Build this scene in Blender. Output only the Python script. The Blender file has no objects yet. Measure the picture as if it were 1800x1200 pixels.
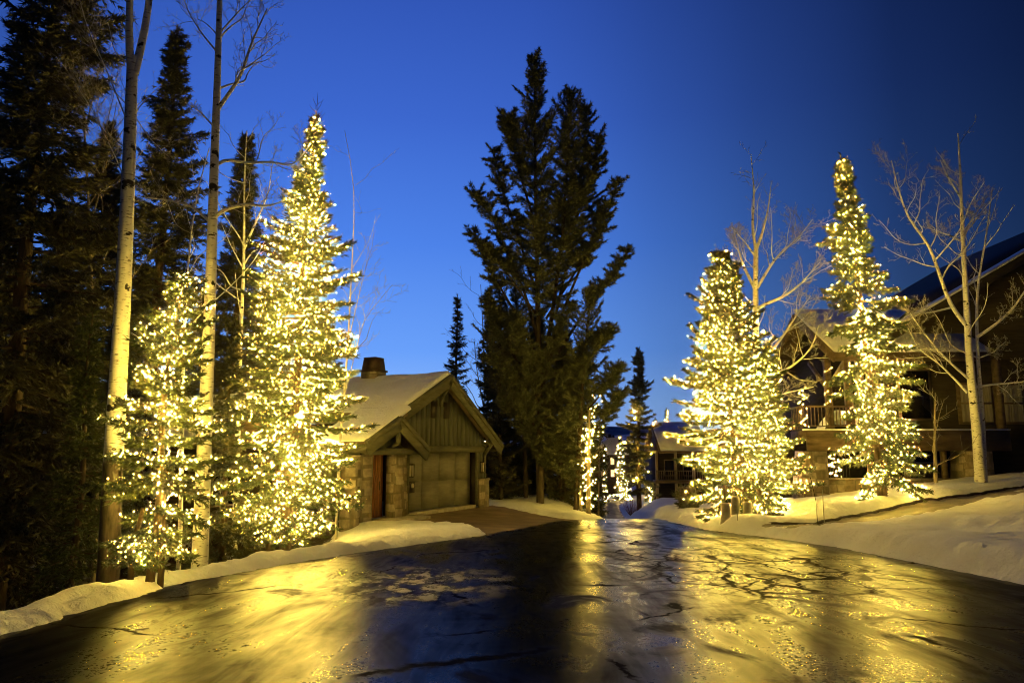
import bpy, math, random
import numpy as np
from mathutils import Matrix, Vector

# ------------------------------------------------------------------ camera, sky, exposure
C = bpy.context.scene.collection
S = bpy.context.scene
FPX, HORIZON, EYE = 1300.0, 790.0, 1.6          # focal length and eye level read off the 1800 x 1200 photograph
PITCH = math.atan((HORIZON - 600.0) / FPX)
cam_d = bpy.data.cameras.new("camera")
cam = bpy.data.objects.new("camera", cam_d)
C.objects.link(cam)
cam.location = (0, 0, EYE)
cam.rotation_euler = (math.pi / 2 + PITCH, 0, 0)
cam_d.sensor_width = 36.0
cam_d.lens = 36.0 * FPX / 1800.0
cam_d.clip_start, cam_d.clip_end = 0.1, 5000
S.camera = cam

S.view_settings.view_transform = 'Standard'
S.view_settings.look = 'None'
S.view_settings.gamma = 1.0
S.view_settings.use_curve_mapping = False
S.view_settings.exposure = 0.0
cy = S.cycles
cy.max_bounces, cy.diffuse_bounces, cy.glossy_bounces, cy.transmission_bounces = 5, 3, 3, 3
cy.sample_clamp_indirect = 4.0
cy.caustics_reflective = cy.caustics_refractive = False
cy.use_light_tree = True
cy.pixel_filter_type = 'BLACKMAN_HARRIS'
cy.filter_width = 1.0

SKY_STRENGTH = 1.15
BULB_STRENGTH = 3200.0
BULB_COLOUR = (1.0, 0.66, 0.095)

def build_world():
    w = bpy.data.worlds.new("World"); S.world = w; w.use_nodes = True
    nt = w.node_tree; nt.nodes.clear()
    N = nt.nodes.new; L = nt.links.new
    out = N("ShaderNodeOutputWorld"); bg = N("ShaderNodeBackground")
    tc = N("ShaderNodeTexCoord"); sep = N("ShaderNodeSeparateXYZ"); comb = N("ShaderNodeCombineXYZ")
    L(tc.outputs["Generated"], sep.inputs[0])
    L(sep.outputs[0], comb.inputs[0]); L(sep.outputs[1], comb.inputs[1])
    nrm = N("ShaderNodeVectorMath"); nrm.operation = 'NORMALIZE'; L(comb.outputs[0], nrm.inputs[0])
    dot = N("ShaderNodeVectorMath"); dot.operation = 'DOT_PRODUCT'; L(nrm.outputs[0], dot.inputs[0])
    az = math.atan2(-300.0, 1300.0)
    dot.inputs[1].default_value = (math.sin(az), math.cos(az), 0)
    m = N("ShaderNodeMapRange"); m.inputs[1].default_value = -1; m.inputs[2].default_value = 1
    L(dot.outputs["Value"], m.inputs[0])
    ra = N("ShaderNodeValToRGB"); L(m.outputs[0], ra.inputs[0])      # afterglow lies in the west, night comes from the right
    def ramp(r, pts):
        e = r.color_ramp.elements
        while len(e) > 1: e.remove(e[-1])
        e[0].position, e[0].color = pts[0][0], (*pts[0][1], 1)
        for p, c in pts[1:]:
            k = e.new(p); k.color = (*c, 1)
    g = lambda v: (v, v, v)
    ramp(ra, [(0.0, g(.035)), (.65, g(.05)), (.81, g(.075)), (.872, g(.17)), (.924, g(.40)), (.955, g(.62)), (.985, g(.93)), (1.0, g(1.0))])
    rz = N("ShaderNodeValToRGB"); L(sep.outputs[2], rz.inputs[0])
    ramp(rz, [(0.0, (.30, .45, .86)), (.06, (.22, .42, .86)), (.13, (.125, .31, .84)), (.27, (.066, .20, .72)), (.42, (.04, .12, .54)), (.56, (.026, .078, .40)), (1.0, (.01, .03, .2))])
    mul = N("ShaderNodeMixRGB"); mul.blend_type = 'MULTIPLY'; mul.inputs[0].default_value = 1
    L(rz.outputs[0], mul.inputs[1]); L(ra.outputs[0], mul.inputs[2])
    L(mul.outputs[0], bg.inputs[0]); bg.inputs[1].default_value = SKY_STRENGTH
    L(bg.outputs[0], out.inputs[0])
build_world()

# ------------------------------------------------------------------ helpers
rng = np.random.default_rng(7)
random.seed(7)
CAM = np.array([0, 0, EYE])

def at(u, v, Y):
    """the world point seen at photo pixel (u, v) at distance Y ahead"""
    cx, cyy = u - 900.0, 600.0 - v
    c, s = math.cos(PITCH), math.sin(PITCH)
    d = np.array([cx, FPX * c - cyy * s, FPX * s + cyy * c])
    return CAM + d * (Y / d[1])

def sst(a, b, x):
    t = np.clip((np.asarray(x, float) - a) / (b - a), 0, 1)
    return t * t * (3 - 2 * t)

_lat = np.random.default_rng(3).random((256, 256))
def vnoise(x, y, sc=1.0, seed=0):
    x = np.asarray(x, float) * sc + seed * 17.3; y = np.asarray(y, float) * sc + seed * 9.1
    i, j = np.floor(x).astype(int), np.floor(y).astype(int)
    fx, fy = x - i, y - j
    fx = fx * fx * (3 - 2 * fx); fy = fy * fy * (3 - 2 * fy)
    g = lambda a, b: _lat[a % 256, b % 256]
    return ((g(i, j) * (1 - fx) + g(i + 1, j) * fx) * (1 - fy) + (g(i, j + 1) * (1 - fx) + g(i + 1, j + 1) * fx) * fy) - .5

def link(o, parent=None):
    C.objects.link(o)
    if parent is not None: o.parent = parent
    return o

def tag(o, label=None, cat=None, group=None, kind=None):
    if label: o["label"] = label
    if cat: o["category"] = cat
    if group: o["group"] = group
    if kind: o["kind"] = kind
    return o

def empty(name, loc, rz=0, label=None, cat=None, group=None):
    o = bpy.data.objects.new(name, None); link(o)
    o.location = loc; o.rotation_euler = (0, 0, rz); o.empty_display_size = .3
    return tag(o, label, cat, group)

def mesh_np(name, V, F, mat, parent=None, smooth=False, mats=None, fmat=None):
    """one mesh object from numpy verts and a list of (n,k) face index arrays"""
    me = bpy.data.meshes.new(name)
    V = np.asarray(V, np.float32)
    me.vertices.add(len(V)); me.vertices.foreach_set("co", V.ravel())
    F = [np.asarray(f, np.int32) for f in F if len(f)]
    loops = np.concatenate([f.ravel() for f in F])
    tot = np.concatenate([np.full(len(f), f.shape[1], np.int32) for f in F])
    st = np.concatenate([[0], np.cumsum(tot)[:-1]]).astype(np.int32)
    me.loops.add(len(loops)); me.loops.foreach_set("vertex_index", loops)
    me.polygons.add(len(tot)); me.polygons.foreach_set("loop_start", st); me.polygons.foreach_set("loop_total", tot)
    if smooth: me.polygons.foreach_set("use_smooth", np.ones(len(tot), bool))
    for m in (mats or [mat]): me.materials.append(m)
    if fmat is not None: me.polygons.foreach_set("material_index", np.asarray(fmat, np.int32))
    me.update(calc_edges=True); me.validate()
    return link(bpy.data.objects.new(name, me), parent)

class MB:
    """collects boxes, prisms and tubes, then links them as ONE mesh object"""
    def __init__(s): s.V = []; s.F4 = []; s.F3 = []; s.n = 0
    def add(s, V, F):
        V = np.asarray(V, float).reshape(-1, 3); F = np.asarray(F, int)
        (s.F4 if F.shape[1] == 4 else s.F3).append(F + s.n); s.V.append(V); s.n += len(V); return s
    def box(s, x0, x1, y0, y1, z0, z1):
        V = [(x, y, z) for z in (z0, z1) for y in (y0, y1) for x in (x0, x1)]
        return s.add(V, [(0, 2, 3, 1), (4, 5, 7, 6), (0, 1, 5, 4), (2, 6, 7, 3), (0, 4, 6, 2), (1, 3, 7, 5)])
    def beam(s, p, q, w, h, up=(0, 0, 1)):
        p, q = np.array(p, float), np.array(q, float); d = q - p; d /= np.linalg.norm(d)
        a = np.cross(d, up); a /= np.linalg.norm(a); b = np.cross(a, d)
        V = [e + i * a * w / 2 + j * b * h / 2 for e in (p, q) for j in (-1, 1) for i in (-1, 1)]
        return s.add(V, [(0, 2, 3, 1), (4, 5, 7, 6), (0, 1, 5, 4), (2, 6, 7, 3), (0, 4, 6, 2), (1, 3, 7, 5)])
    def prism(s, poly, axis, a0, a1):
        """extrude a convex polygon; axis 'y' takes (x,z) points, 'x' takes (y,z), 'z' takes (x,y)"""
        n = len(poly)
        f = {'y': lambda p, a: (p[0], a, p[1]), 'x': lambda p, a: (a, p[0], p[1]), 'z': lambda p, a: (p[0], p[1], a)}[axis]
        V = [f(p, a0) for p in poly] + [f(p, a1) for p in poly]
        s.add(V, [(i, (i + 1) % n, n + (i + 1) % n, n + i) for i in range(n)])
        k = s.n - 2 * n
        t = [(0, i, i + 1) for i in range(1, n - 1)]
        s.F3.append(np.array([(a, c, b) for a, b, c in t] + [(n + a, n + b, n + c) for a, b, c in t]) + k)
        return s
    def tube(s, P, R, sides=6, cap=False):
        P = np.asarray(P, float); n = len(P); R = np.broadcast_to(np.asarray(R, float), (n,))
        T = np.gradient(P, axis=0); T /= np.linalg.norm(T, axis=1)[:, None] + 1e-9
        ref = np.array([.31, .87, .05]) if abs(T[:, 2]).mean() > .6 else np.array([.05, .1, 1.0])
        A = np.cross(T, ref); A /= np.linalg.norm(A, axis=1)[:, None] + 1e-9
        B = np.cross(T, A)
        th = np.arange(sides) / sides * 2 * math.pi
        V = P[:, None] + R[:, None, None] * (np.cos(th)[None, :, None] * A[:, None] + np.sin(th)[None, :, None] * B[:, None])
        i = np.arange(n - 1)[:, None] * sides; j = np.arange(sides)[None]; jn = (j + 1) % sides
        F = np.stack([i + j, i + jn, i + sides + jn, i + sides + j], -1).reshape(-1, 4)
        return s.add(V.reshape(-1, 3), F)
    def build(s, name, mat, parent=None, smooth=False, off=None):
        V = np.concatenate(s.V)
        if off is not None: V = V - np.asarray(off)
        F = []
        if s.F4: F.append(np.concatenate(s.F4))
        if s.F3: F.append(np.concatenate(s.F3))
        return mesh_np(name, V, F, mat, parent, smooth)

def ico(r=1.0):
    V = np.array([(0, 0, 1.25), (1, 0, 0), (0, 1, 0), (-1, 0, 0), (0, -1, 0), (0, 0, -1.25)]) * r
    F = np.array([(0, 1, 2), (0, 2, 3), (0, 3, 4), (0, 4, 1), (5, 2, 1), (5, 3, 2), (5, 4, 3), (5, 1, 4)])
    return V, F

# ------------------------------------------------------------------ materials
class Mat:
    def __init__(s, name):
        s.m = bpy.data.materials.new(name); s.m.use_nodes = True
        s.nt = s.m.node_tree; s.b = s.nt.nodes["Principled BSDF"]
        s.tc = s.nt.nodes.new("ShaderNodeTexCoord")
    def n(s, t, **k):
        x = s.nt.nodes.new("ShaderNode" + t)
        for a, v in k.items(): setattr(x, a, v)
        return x
    def l(s, a, b): s.nt.links.new(a, b)
    def mapping(s, scale=(1, 1, 1), rot=(0, 0, 0), src=None):
        m = s.n("Mapping"); m.inputs["Scale"].default_value = scale; m.inputs["Rotation"].default_value = rot
        s.l(src or s.tc.outputs["Object"], m.inputs[0]); return m.outputs[0]
    def noise(s, sc, detail=4, vec=None, rough=.55, dist=0):
        x = s.n("TexNoise"); x.inputs["Scale"].default_value = sc; x.inputs["Detail"].default_value = detail
        x.inputs["Roughness"].default_value = rough; x.inputs["Distortion"].default_value = dist
        s.l(vec or s.tc.outputs["Object"], x.inputs["Vector"]); return x.outputs[0]
    def ramp(s, src, pts):
        r = s.n("ValToRGB"); e = r.color_ramp.elements
        while len(e) > 1: e.remove(e[-1])
        c = lambda v: (*v, 1) if isinstance(v, tuple) else (v, v, v, 1)
        e[0].position, e[0].color = pts[0][0], c(pts[0][1])
        for p, v in pts[1:]: e.new(p).color = c(v)
        s.l(src, r.inputs[0]); return r.outputs[0]
    def mix(s, f, a, b, mode='MIX'):
        x = s.n("MixRGB", blend_type=mode)
        for i, v in enumerate((f, a, b)):
            if hasattr(v, 'is_output'): s.l(v, x.inputs[i])
            else: x.inputs[i].default_value = v if i == 0 else ((*v, 1) if isinstance(v, tuple) else (v, v, v, 1))
        return x.outputs[0]
    def math(s, op, a, b=0.0):
        x = s.n("Math", operation=op)
        for i, v in enumerate((a, b)):
            if hasattr(v, 'is_output'): s.l(v, x.inputs[i])
            else: x.inputs[i].default_value = v
        return x.outputs[0]
    def set(s, **k):
        for a, v in k.items():
            i = s.b.inputs[a.replace('_', ' ')]
            if hasattr(v, 'is_output'): s.l(v, i)
            else: i.default_value = (*v, 1) if isinstance(v, tuple) and len(v) == 3 and i.type == 'RGBA' else v
        return s
    def bump(s, h, strength=.3, dist=.02, prev=None):
        x = s.n("Bump"); x.inputs["Strength"].default_value = strength; x.inputs["Distance"].default_value = dist
        s.l(h, x.inputs["Height"])
        if prev: s.l(prev, x.inputs["Normal"])
        s.l(x.outputs[0], s.b.inputs["Normal"]); return x.outputs[0]

def simple(name, col, rough=.7, var=.35, sc=4, bump=0, stretch=(1, 1, 1), metal=0, bsc=None):
    m = Mat(name); v = m.mapping(stretch)
    n = m.noise(sc, 5, v)
    lo = tuple(c * (1 - var) for c in col); hi = tuple(min(1, c * (1 + var)) for c in col)
    m.set(Base_Color=m.ramp(n, [(.3, lo), (.7, hi)]), Roughness=rough, Metallic=metal)
    if bump: m.bump(m.noise(bsc or sc * 4, 5, v), bump, .03)
    return m.m

def snow_mat():
    m = Mat("snow")
    n = m.noise(.7, 6); n2 = m.noise(9, 5)
    col = m.mix(m.ramp(n, [(.35, 0.0), (.75, 1.0)]), (.80, .81, .83), (.70, .69, .67))
    speck = m.ramp(m.noise(38, 3), [(.66, 0.0), (.74, 1.0)])
    grit = m.ramp(m.noise(1.1, 3), [(.48, 0.0), (.65, .6)])
    col = m.mix(m.math('MULTIPLY', speck, grit), col, (.28, .24, .2))
    m.set(Base_Color=col, Roughness=.75)
    b = m.bump(m.noise(2.6, 6, None, .6), .6, .16)
    b = m.bump(n2, .8, .05, b)
    m.bump(m.noise(60, 3), .45, .012, b)
    return m.m

def dirt_shade_snow_mat():
    m = Mat("forest_floor_and_shade")
    f = m.ramp(m.noise(1.6, 6), [(.56, 0.0), (.66, 1.0)])
    m.set(Base_Color=m.mix(f, (.035, .028, .02), (.40, .40, .40)), Roughness=.9)
    m.bump(m.noise(6, 5), .6, .06)
    return m.m

def asphalt_mat():
    m = Mat("wet_asphalt")
    sep = m.n("SeparateXYZ"); m.l(m.tc.outputs["Object"], sep.inputs[0])
    # films of meltwater drawn out along the fall of the road, drier islands, grit
    st1 = m.noise(1.0, 4, m.mapping((2.0, .30, 1), (0, 0, math.radians(-22))), .66, .5)
    st2 = m.noise(1.0, 4, m.mapping((.75, .42, 1), (0, 0, math.radians(-12))), .62, .8)
    big = m.noise(.32, 4, None, .55, .3)
    f = m.math('ADD', m.math('ADD', m.math('MULTIPLY', st1, .40), m.math('MULTIPLY', st2, .36)), m.math('MULTIPLY', big, .24))
    wet = m.ramp(f, [(.40, 0.08), (.47, .50), (.53, .88), (.62, 1.0)])
    dark = m.ramp(m.noise(1.0, 6, m.mapping((1.1, .55, 1), (0, 0, math.radians(-28))),   .62, .9), [(.57, 0.0), (.66, 1.0)])
    # cracks: a tight net on the right, long single ones elsewhere
    warp = m.n("TexNoise"); warp.inputs["Scale"].default_value = 1.9; warp.inputs["Detail"].default_value = 7; warp.inputs["Roughness"].default_value = .62
    m.l(m.tc.outputs["Object"], warp.inputs["Vector"])
    add = m.n("VectorMath", operation='MULTIPLY_ADD'); m.l(warp.outputs["Color"], add.inputs[0])
    add.inputs[1].default_value = (.62, .62, 0); m.l(m.tc.outputs["Object"], add.inputs[2])
    fray = m.noise(13, 5, None, .7)
    def crack(scale, width, seed, sy=.7):
        vor = m.n("TexVoronoi", feature='DISTANCE_TO_EDGE'); vor.inputs["Scale"].default_value = scale
        mp = m.n("Mapping"); mp.inputs["Location"].default_value = (seed, seed * .7, 0); mp.inputs["Scale"].default_value = (1, sy, 0)
        m.l(add.outputs[0], mp.inputs[0]); m.l(mp.outputs[0], vor.inputs["Vector"])
        d = m.math('ADD', vor.outputs["Distance"], m.math('MULTIPLY', m.math('SUBTRACT', fray, .5), width * 1.6))
        return m.ramp(d, [(width * .45, 1.0), (width, 0.0)])
    dx = m.math('MULTIPLY', m.math('SUBTRACT', sep.outputs[0], 3.9), .30)
    dy = m.math('MULTIPLY', m.math('SUBTRACT', sep.outputs[1], 12.8), .20)
    r = m.math('SQRT', m.math('ADD', m.math('MULTIPLY', dx, dx), m.math('MULTIPLY', dy, dy)))
    r = m.math('ADD', r, m.math('MULTIPLY', m.math('SUBTRACT', m.noise(.8, 3), .5), 1.3))
    zone = m.ramp(r, [(.40, 1.0), (.95, 0.0)])
    gap = m.ramp(m.noise(.6, 3, m.mapping((1, 1, 1), (0, 0, .4))), [(.47, 0.0), (.55, 1.0)])
    net = m.math('MAXIMUM', crack(1.05, .052, 2.0), m.math('MULTIPLY', crack(2.3, .045, 9.0, .6), .75))
    ck = m.math('MAXIMUM', m.math('MULTIPLY', net, zone), m.math('MULTIPLY', crack(.26, .011, 5.0, .9), gap))
    ck = m.math('MAXIMUM', ck, m.math('MULTIPLY', dark, .8))
    # frost crust
    fx = m.math('MULTIPLY', m.math('SUBTRACT', sep.outputs[0], -1.35), .62)
    fy = m.math('MULTIPLY', m.math('SUBTRACT', sep.outputs[1], 11.3), .42)
    fr = m.math('SQRT', m.math('ADD', m.math('MULTIPLY', fx, fx), m.math('MULTIPLY', fy, fy)))
    frost = m.math('MULTIPLY', m.ramp(fr, [(.30, 1.0), (.95, 0.0)]), m.ramp(m.noise(2.6, 9, m.mapping((1, .6, 1)), .74), [(.50, 0.0), (.57, 1.0)]))
    agg = m.ramp(m.noise(75, 3, None, .6), [(.40, .004), (.60, .010), (.74, .032)])
    base = m.mix(m.math('MULTIPLY', wet, .6), agg, .007)
    base = m.mix(ck, base, (.010, .009, .008))
    base = m.mix(frost, base, (.62, .60, .56))
    grain = m.noise(70, 5, None, .65)
    rg = m.mix(wet, .40, .26)
    rg = m.mix(m.math('MULTIPLY', ck, .9), rg, .6)
    film = m.mix(frost, m.mix(ck, m.mix(wet, .08, .62), .03), .1)
    # further down the hill the road is not thawed: a dull dusting of trodden snow
    far = m.ramp(m.math('ADD', m.math('MULTIPLY', sep.outputs[1], .01), m.math('MULTIPLY', m.math('SUBTRACT', m.noise(.25, 5), .5), .25)), [(.36, 0.0), (.62, 1.0)])
    dusting = m.mix(m.noise(.9, 6, m.mapping((1.6, .25, 1))), (.05, .05, .055), (.30, .30, .32))
    base = m.mix(far, base, dusting)
    film = m.mix(far, film, .04)
    rg = m.math('ADD', rg, m.math('MULTIPLY', m.math('SUBTRACT', m.noise(26, 4, None, .7), .5), .16))
    # a water film over the stone: Fresnel weighted gloss on a nearly black diffuse ground
    dif = m.n("BsdfDiffuse"); glo = m.n("BsdfAnisotropic", distribution='BECKMANN'); fre = m.n("Fresnel"); mx = m.n("MixShader")
    m.l(base, dif.inputs["Color"]); m.l(rg, glo.inputs["Roughness"]); fre.inputs["IOR"].default_value = 1.27
    m.l(m.math('MULTIPLY', fre.outputs[0], film), mx.inputs[0]); m.l(dif.outputs[0], mx.inputs[1]); m.l(glo.outputs[0], mx.inputs[2])
    glo.inputs["Color"].default_value = (1, 1, 1, 1)
    b = m.bump(grain, .10, .004)
    b = m.bump(m.noise(9, 4, m.mapping((1, .5, 1), (0, 0, -.4))), .025, .010, b)
    b = m.bump(frost, .5, .02, b)
    for x in (dif, glo, fre): m.l(b, x.inputs["Normal"])
    out = next(n for n in m.nt.nodes if n.type == 'OUTPUT_MATERIAL'); m.l(mx.outputs[0], out.inputs["Surface"])
    m.nt.nodes.remove(m.b)
    return m.m

def needle_mat(name, a, b):
    m = Mat(name); n = m.noise(1.4, 3); n2 = m.noise(14, 2)
    f = m.math('ADD', m.math('MULTIPLY', n, .6), m.math('MULTIPLY', n2, .4))
    m.set(Base_Color=m.ramp(f, [(.38, a), (.62, b)]), Roughness=.55, Specular_IOR_Level=.35)
    return m.m

def aspen_mat(dark_to=0.0):
    m = Mat("aspen_bark")
    lent = m.ramp(m.noise(9, 4, m.mapping((1, 1, 4.5))), [(.57, 0.0), (.64, 1.0)])
    eye = m.ramp(m.noise(2.9, 3, m.mapping((1.3, 1.3, 2.0))), [(.635, 0.0), (.67, 1.0)])
    base = m.ramp(m.noise(1.5, 5), [(.3, (.58, .56, .49)), (.7, (.78, .77, .71))])
    col = m.mix(m.math('MULTIPLY', lent, .75), base, (.10, .085, .06))
    col = m.mix(eye, col, (.03, .026, .02))
    if dark_to:
        sep = m.n("SeparateXYZ"); m.l(m.tc.outputs["Object"], sep.inputs[0])
        h = m.math('ADD', sep.outputs[2], m.math('MULTIPLY', m.math('SUBTRACT', m.noise(3, 4, m.mapping((1, 1, .5))), .5), 2.6))
        rough_bark = m.ramp(m.noise(7, 5, m.mapping((1.5, 1.5, .35))), [(.35, (.02, .016, .011)), (.7, (.13, .10, .07))])
        col = m.mix(m.ramp(m.math('DIVIDE', h, dark_to * 2), [(.42, 1.0), (.56, 0.0)]), col, rough_bark)
    m.set(Base_Color=col, Roughness=.8)
    m.bump(m.noise(12, 5, m.mapping((1, 1, .6))), .5, .02)
    return m.m

def stone_mat():
    m = Mat("ledge_stone")
    warp = m.n("VectorMath", operation='MULTIPLY_ADD'); nz = m.n("TexNoise"); nz.inputs["Scale"].default_value = 1.5
    m.l(m.tc.outputs["Object"], nz.inputs["Vector"]); m.l(nz.outputs["Color"], warp.inputs[0]); warp.inputs[1].default_value = (.12, .12, .12); m.l(m.tc.outputs["Object"], warp.inputs[2])
    v = m.mapping((2.0, 2.0, 3.3), (0, 0, 0), warp.outputs[0])
    vor = m.n("TexVoronoi", distance='CHEBYCHEV'); vor.inputs["Scale"].default_value = 1.0; vor.inputs["Randomness"].default_value = .62; m.l(v, vor.inputs["Vector"])
    sep = m.n("SeparateColor"); m.l(vor.outputs["Color"], sep.inputs[0])
    stone = m.ramp(sep.outputs[0], [(0.0, (.20, .155, .10)), (.3, (.33, .27, .19)), (.65, (.40, .34, .25)), (1.0, (.24, .205, .16))])
    stone = m.mix(.5, stone, m.ramp(m.noise(6, 6), [(.3, .15), (.7, .62)]), 'OVERLAY')
    joint = m.ramp(vor.outputs["Distance"], [(.40, 0.0), (.47, .6)])
    stone = m.mix(joint, stone, (.10, .085, .06))
    m.set(Base_Color=stone, Roughness=.9)
    b = m.bump(joint, -.4, .02); b = m.bump(sep.outputs[1], .35, .03, b); m.bump(m.noise(14, 5), .4, .02, b)
    return m.m

def glass_mat(name, col=(.02, .02, .025)):
    m = Mat(name); m.set(Base_Color=col, Roughness=.08, IOR=1.5); return m.m

def glow_mat(name, col, strength):
    m = bpy.data.materials.new(name); m.use_nodes = True
    nt = m.node_tree; nt.nodes.clear()
    e = nt.nodes.new("ShaderNodeEmission"); o = nt.nodes.new("ShaderNodeOutputMaterial")
    e.inputs[0].default_value = (*col, 1); e.inputs[1].default_value = strength
    nt.links.new(e.outputs[0], o.inputs[0]); return m

SNOW = snow_mat(); FLOOR = dirt_shade_snow_mat(); ASPHALT = asphalt_mat()
NEEDLE = needle_mat("spruce_needles", (.032, .044, .012), (.086, .106, .030))
NEEDLE_DARK = needle_mat("dark_spruce_needles", (.052, .055, .028), (.125, .12, .056))
NEEDLE_PINE = needle_mat("pine_needles", (.048, .056, .029), (.118, .124, .060))
BARK = simple("conifer_bark", (.085, .06, .036), .9, .5, 6, .7, (1.5, 1.5, .4))
BARK_GREY = simple("grey_bark", (.20, .165, .11), .9, .45, 6, .6, (1.5, 1.5, .4))
ASPEN = aspen_mat(); ASPEN_DARK = aspen_mat(2.1)
TWIG = simple("twig_bark", (.34, .32, .27), .85, .3, 3)
STONE = stone_mat()
BARK_PINE = simple("pine_bark", (.055, .040, .024), .95, .55, 6, .8, (1.5, 1.5, .4))
GREEN = simple("green_siding", (.072, .076, .056), .75, .3, 3, .25, (3, 3, .4))
GREEN_TRIM = simple("green_trim", (.082, .078, .046), .7, .3, 3, .3, (.6, .6, 3))
DOOR_GREEN = simple("garage_door_paint", (.165, .155, .12), .62, .22, 2, .15, (1, 1, 4))
DOOR_WOOD = simple("red_wood", (.30, .115, .042), .6, .5, 5, .5, (7, 7, .35))
TIMBER = simple("brown_timber", (.125, .088, .05), .75, .4, 3, .4, (.5, 2, 2))
TIMBER_PALE = simple("pale_timber", (.26, .20, .12), .75, .35, 3, .35, (2, 2, .5))
WALL_DARK = simple("dark_log_siding", (.024, .018, .011), .8, .4, 3, .5, (.5, .5, 5))
PAVER = simple("paver_brown", (.165, .115, .075), .85, .35, 1.2, .6, (1, 1, 1), 0, 34)
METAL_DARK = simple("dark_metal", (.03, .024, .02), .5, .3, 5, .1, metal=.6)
RUST = simple("rusty_metal", (.045, .026, .018), .7, .5, 4, .2, metal=.3)
CONCRETE = simple("concrete", (.32, .29, .24), .9, .25, 5, .3)
GRAVEL_ICE = simple("icy_drive", (.21, .185, .15), .55, .4, 1.4, .5, (1, 1, 1), 0, 20)
GLASS = glass_mat("dark_glass"); CURTAIN = simple("curtain_cloth", (.26, .23, .17), .9, .25, 3, .3, (6, 6, .5))
LANTERN_GLASS = simple("frosted_glass", (.40, .36, .26), .3, .1, 3)
BULB = glow_mat("warm_bulb", BULB_COLOUR, BULB_STRENGTH)
BULB_DIM = glow_mat("warm_bulb_dim", (1.0, .58, .10), 9.0); BULB_DIM.cycles.emission_sampling = 'NONE'
BULB_SOFT = glow_mat("warm_bulb_soft", BULB_COLOUR, 220.0)
BULB_FAR = glow_mat("warm_bulb_far", (1.0, .66, .20), 420.0)
WINDOW_LIT = glow_mat("lit_window", (1.0, .62, .22), 2.2)
PORCH_LAMP = glow_mat("porch_lamp", (1.0, .75, .45), 40.0)
WIRE = simple("green_wire", (.02, .03, .015), .6, .2, 3)
MOUNTAIN = simple("hazy_mountain", (.30, .29, .33), .95, .5, .03, 0)  # distance haze is mixed into this pale violet of the snowy ridge
RED_TWIG = simple("red_twig", (.20, .085, .05), .85, .3, 3)

# ------------------------------------------------------------------ terrain
_zy = np.array([-80, 0, 20, 29, 40, 60, 85, 110, 150, 240, 400, 900]); _zz = np.array([0, 0, -.6, -1.0, -2.05, -3.9, -5.2, -6.3, -7.6, -7.8, 0., 14.])
_ty = np.arange(-80, 900, .5); _tz = np.convolve(np.pad(np.interp(_ty, _zy, _zz), 8, mode='edge'), np.ones(17) / 17, 'valid')
def zr(y): return np.interp(y, _ty, _tz)
_EY = np.array([-40, 4, 7.2, 9.3, 11.4, 13.2, 15.3, 19.6, 24, 27, 28.3, 30, 33, 40, 50, 85, 110, 140, 200, 300])
_EL = np.array([-5.2, -5.1, -5.0, -4.95, -4.7, -4.05, -3.1, -.75, .75, 1.5, 2.1, 3.3, 4.1, 4.5, 5.0, 9.2, 12.3, 18.5, 40, 80])
_RY = np.array([-40, 5, 10.6, 13.3, 16.5, 18.7, 22, 26, 31, 33, 40, 50, 85, 110, 140, 200, 300])
_ER = np.array([7.4, 7.4, 7.35, 7.25, 7.0, 6.5, 5.65, 5.5, 5.9, 6.2, 7.0, 7.7, 12.4, 16.2, 23, 46, 88])
def xL(y): return np.interp(y, _EY, _EL)
def xR(y): return np.interp(y, _RY, _ER)
HO = np.array([-3.74, 27.0]); HA = math.atan2(.886, .464); HZ = -.66     # garage door's lower left corner, facade bearing, floor level
HS = np.array([math.cos(HA), math.sin(HA)]); HB = np.array([-HS[1], HS[0]])
def house_local(x, y):
    dx, dy = x - HO[0], y - HO[1]
    return dx * HS[0] + dy * HS[1], dx * HB[0] + dy * HB[1]
DR0, DR1 = np.array([6.5, 18.7]), np.array([16.6, 24.0])                 # right-hand driveway's centre line
_dv = (DR1 - DR0) / np.linalg.norm(DR1 - DR0)
def drive_coords(x, y):
    dx, dy = x - DR0[0], y - DR0[1]
    return dx * _dv[0] + dy * _dv[1], -dx * _dv[1] + dy * _dv[0]
def drive_mask(x, y):
    s, b = house_local(x, y); f = -b; d = xL(y) - x
    return sst(-1.5, -1.05, s + .25 * vnoise(x, y, 1.2, 4) + .84 * np.maximum(f - 1.8, 0)) * sst(6.7, 6.1, s + .36 * f) * sst(-.6, -.1, f) * sst(-.4, .0, d)
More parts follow.
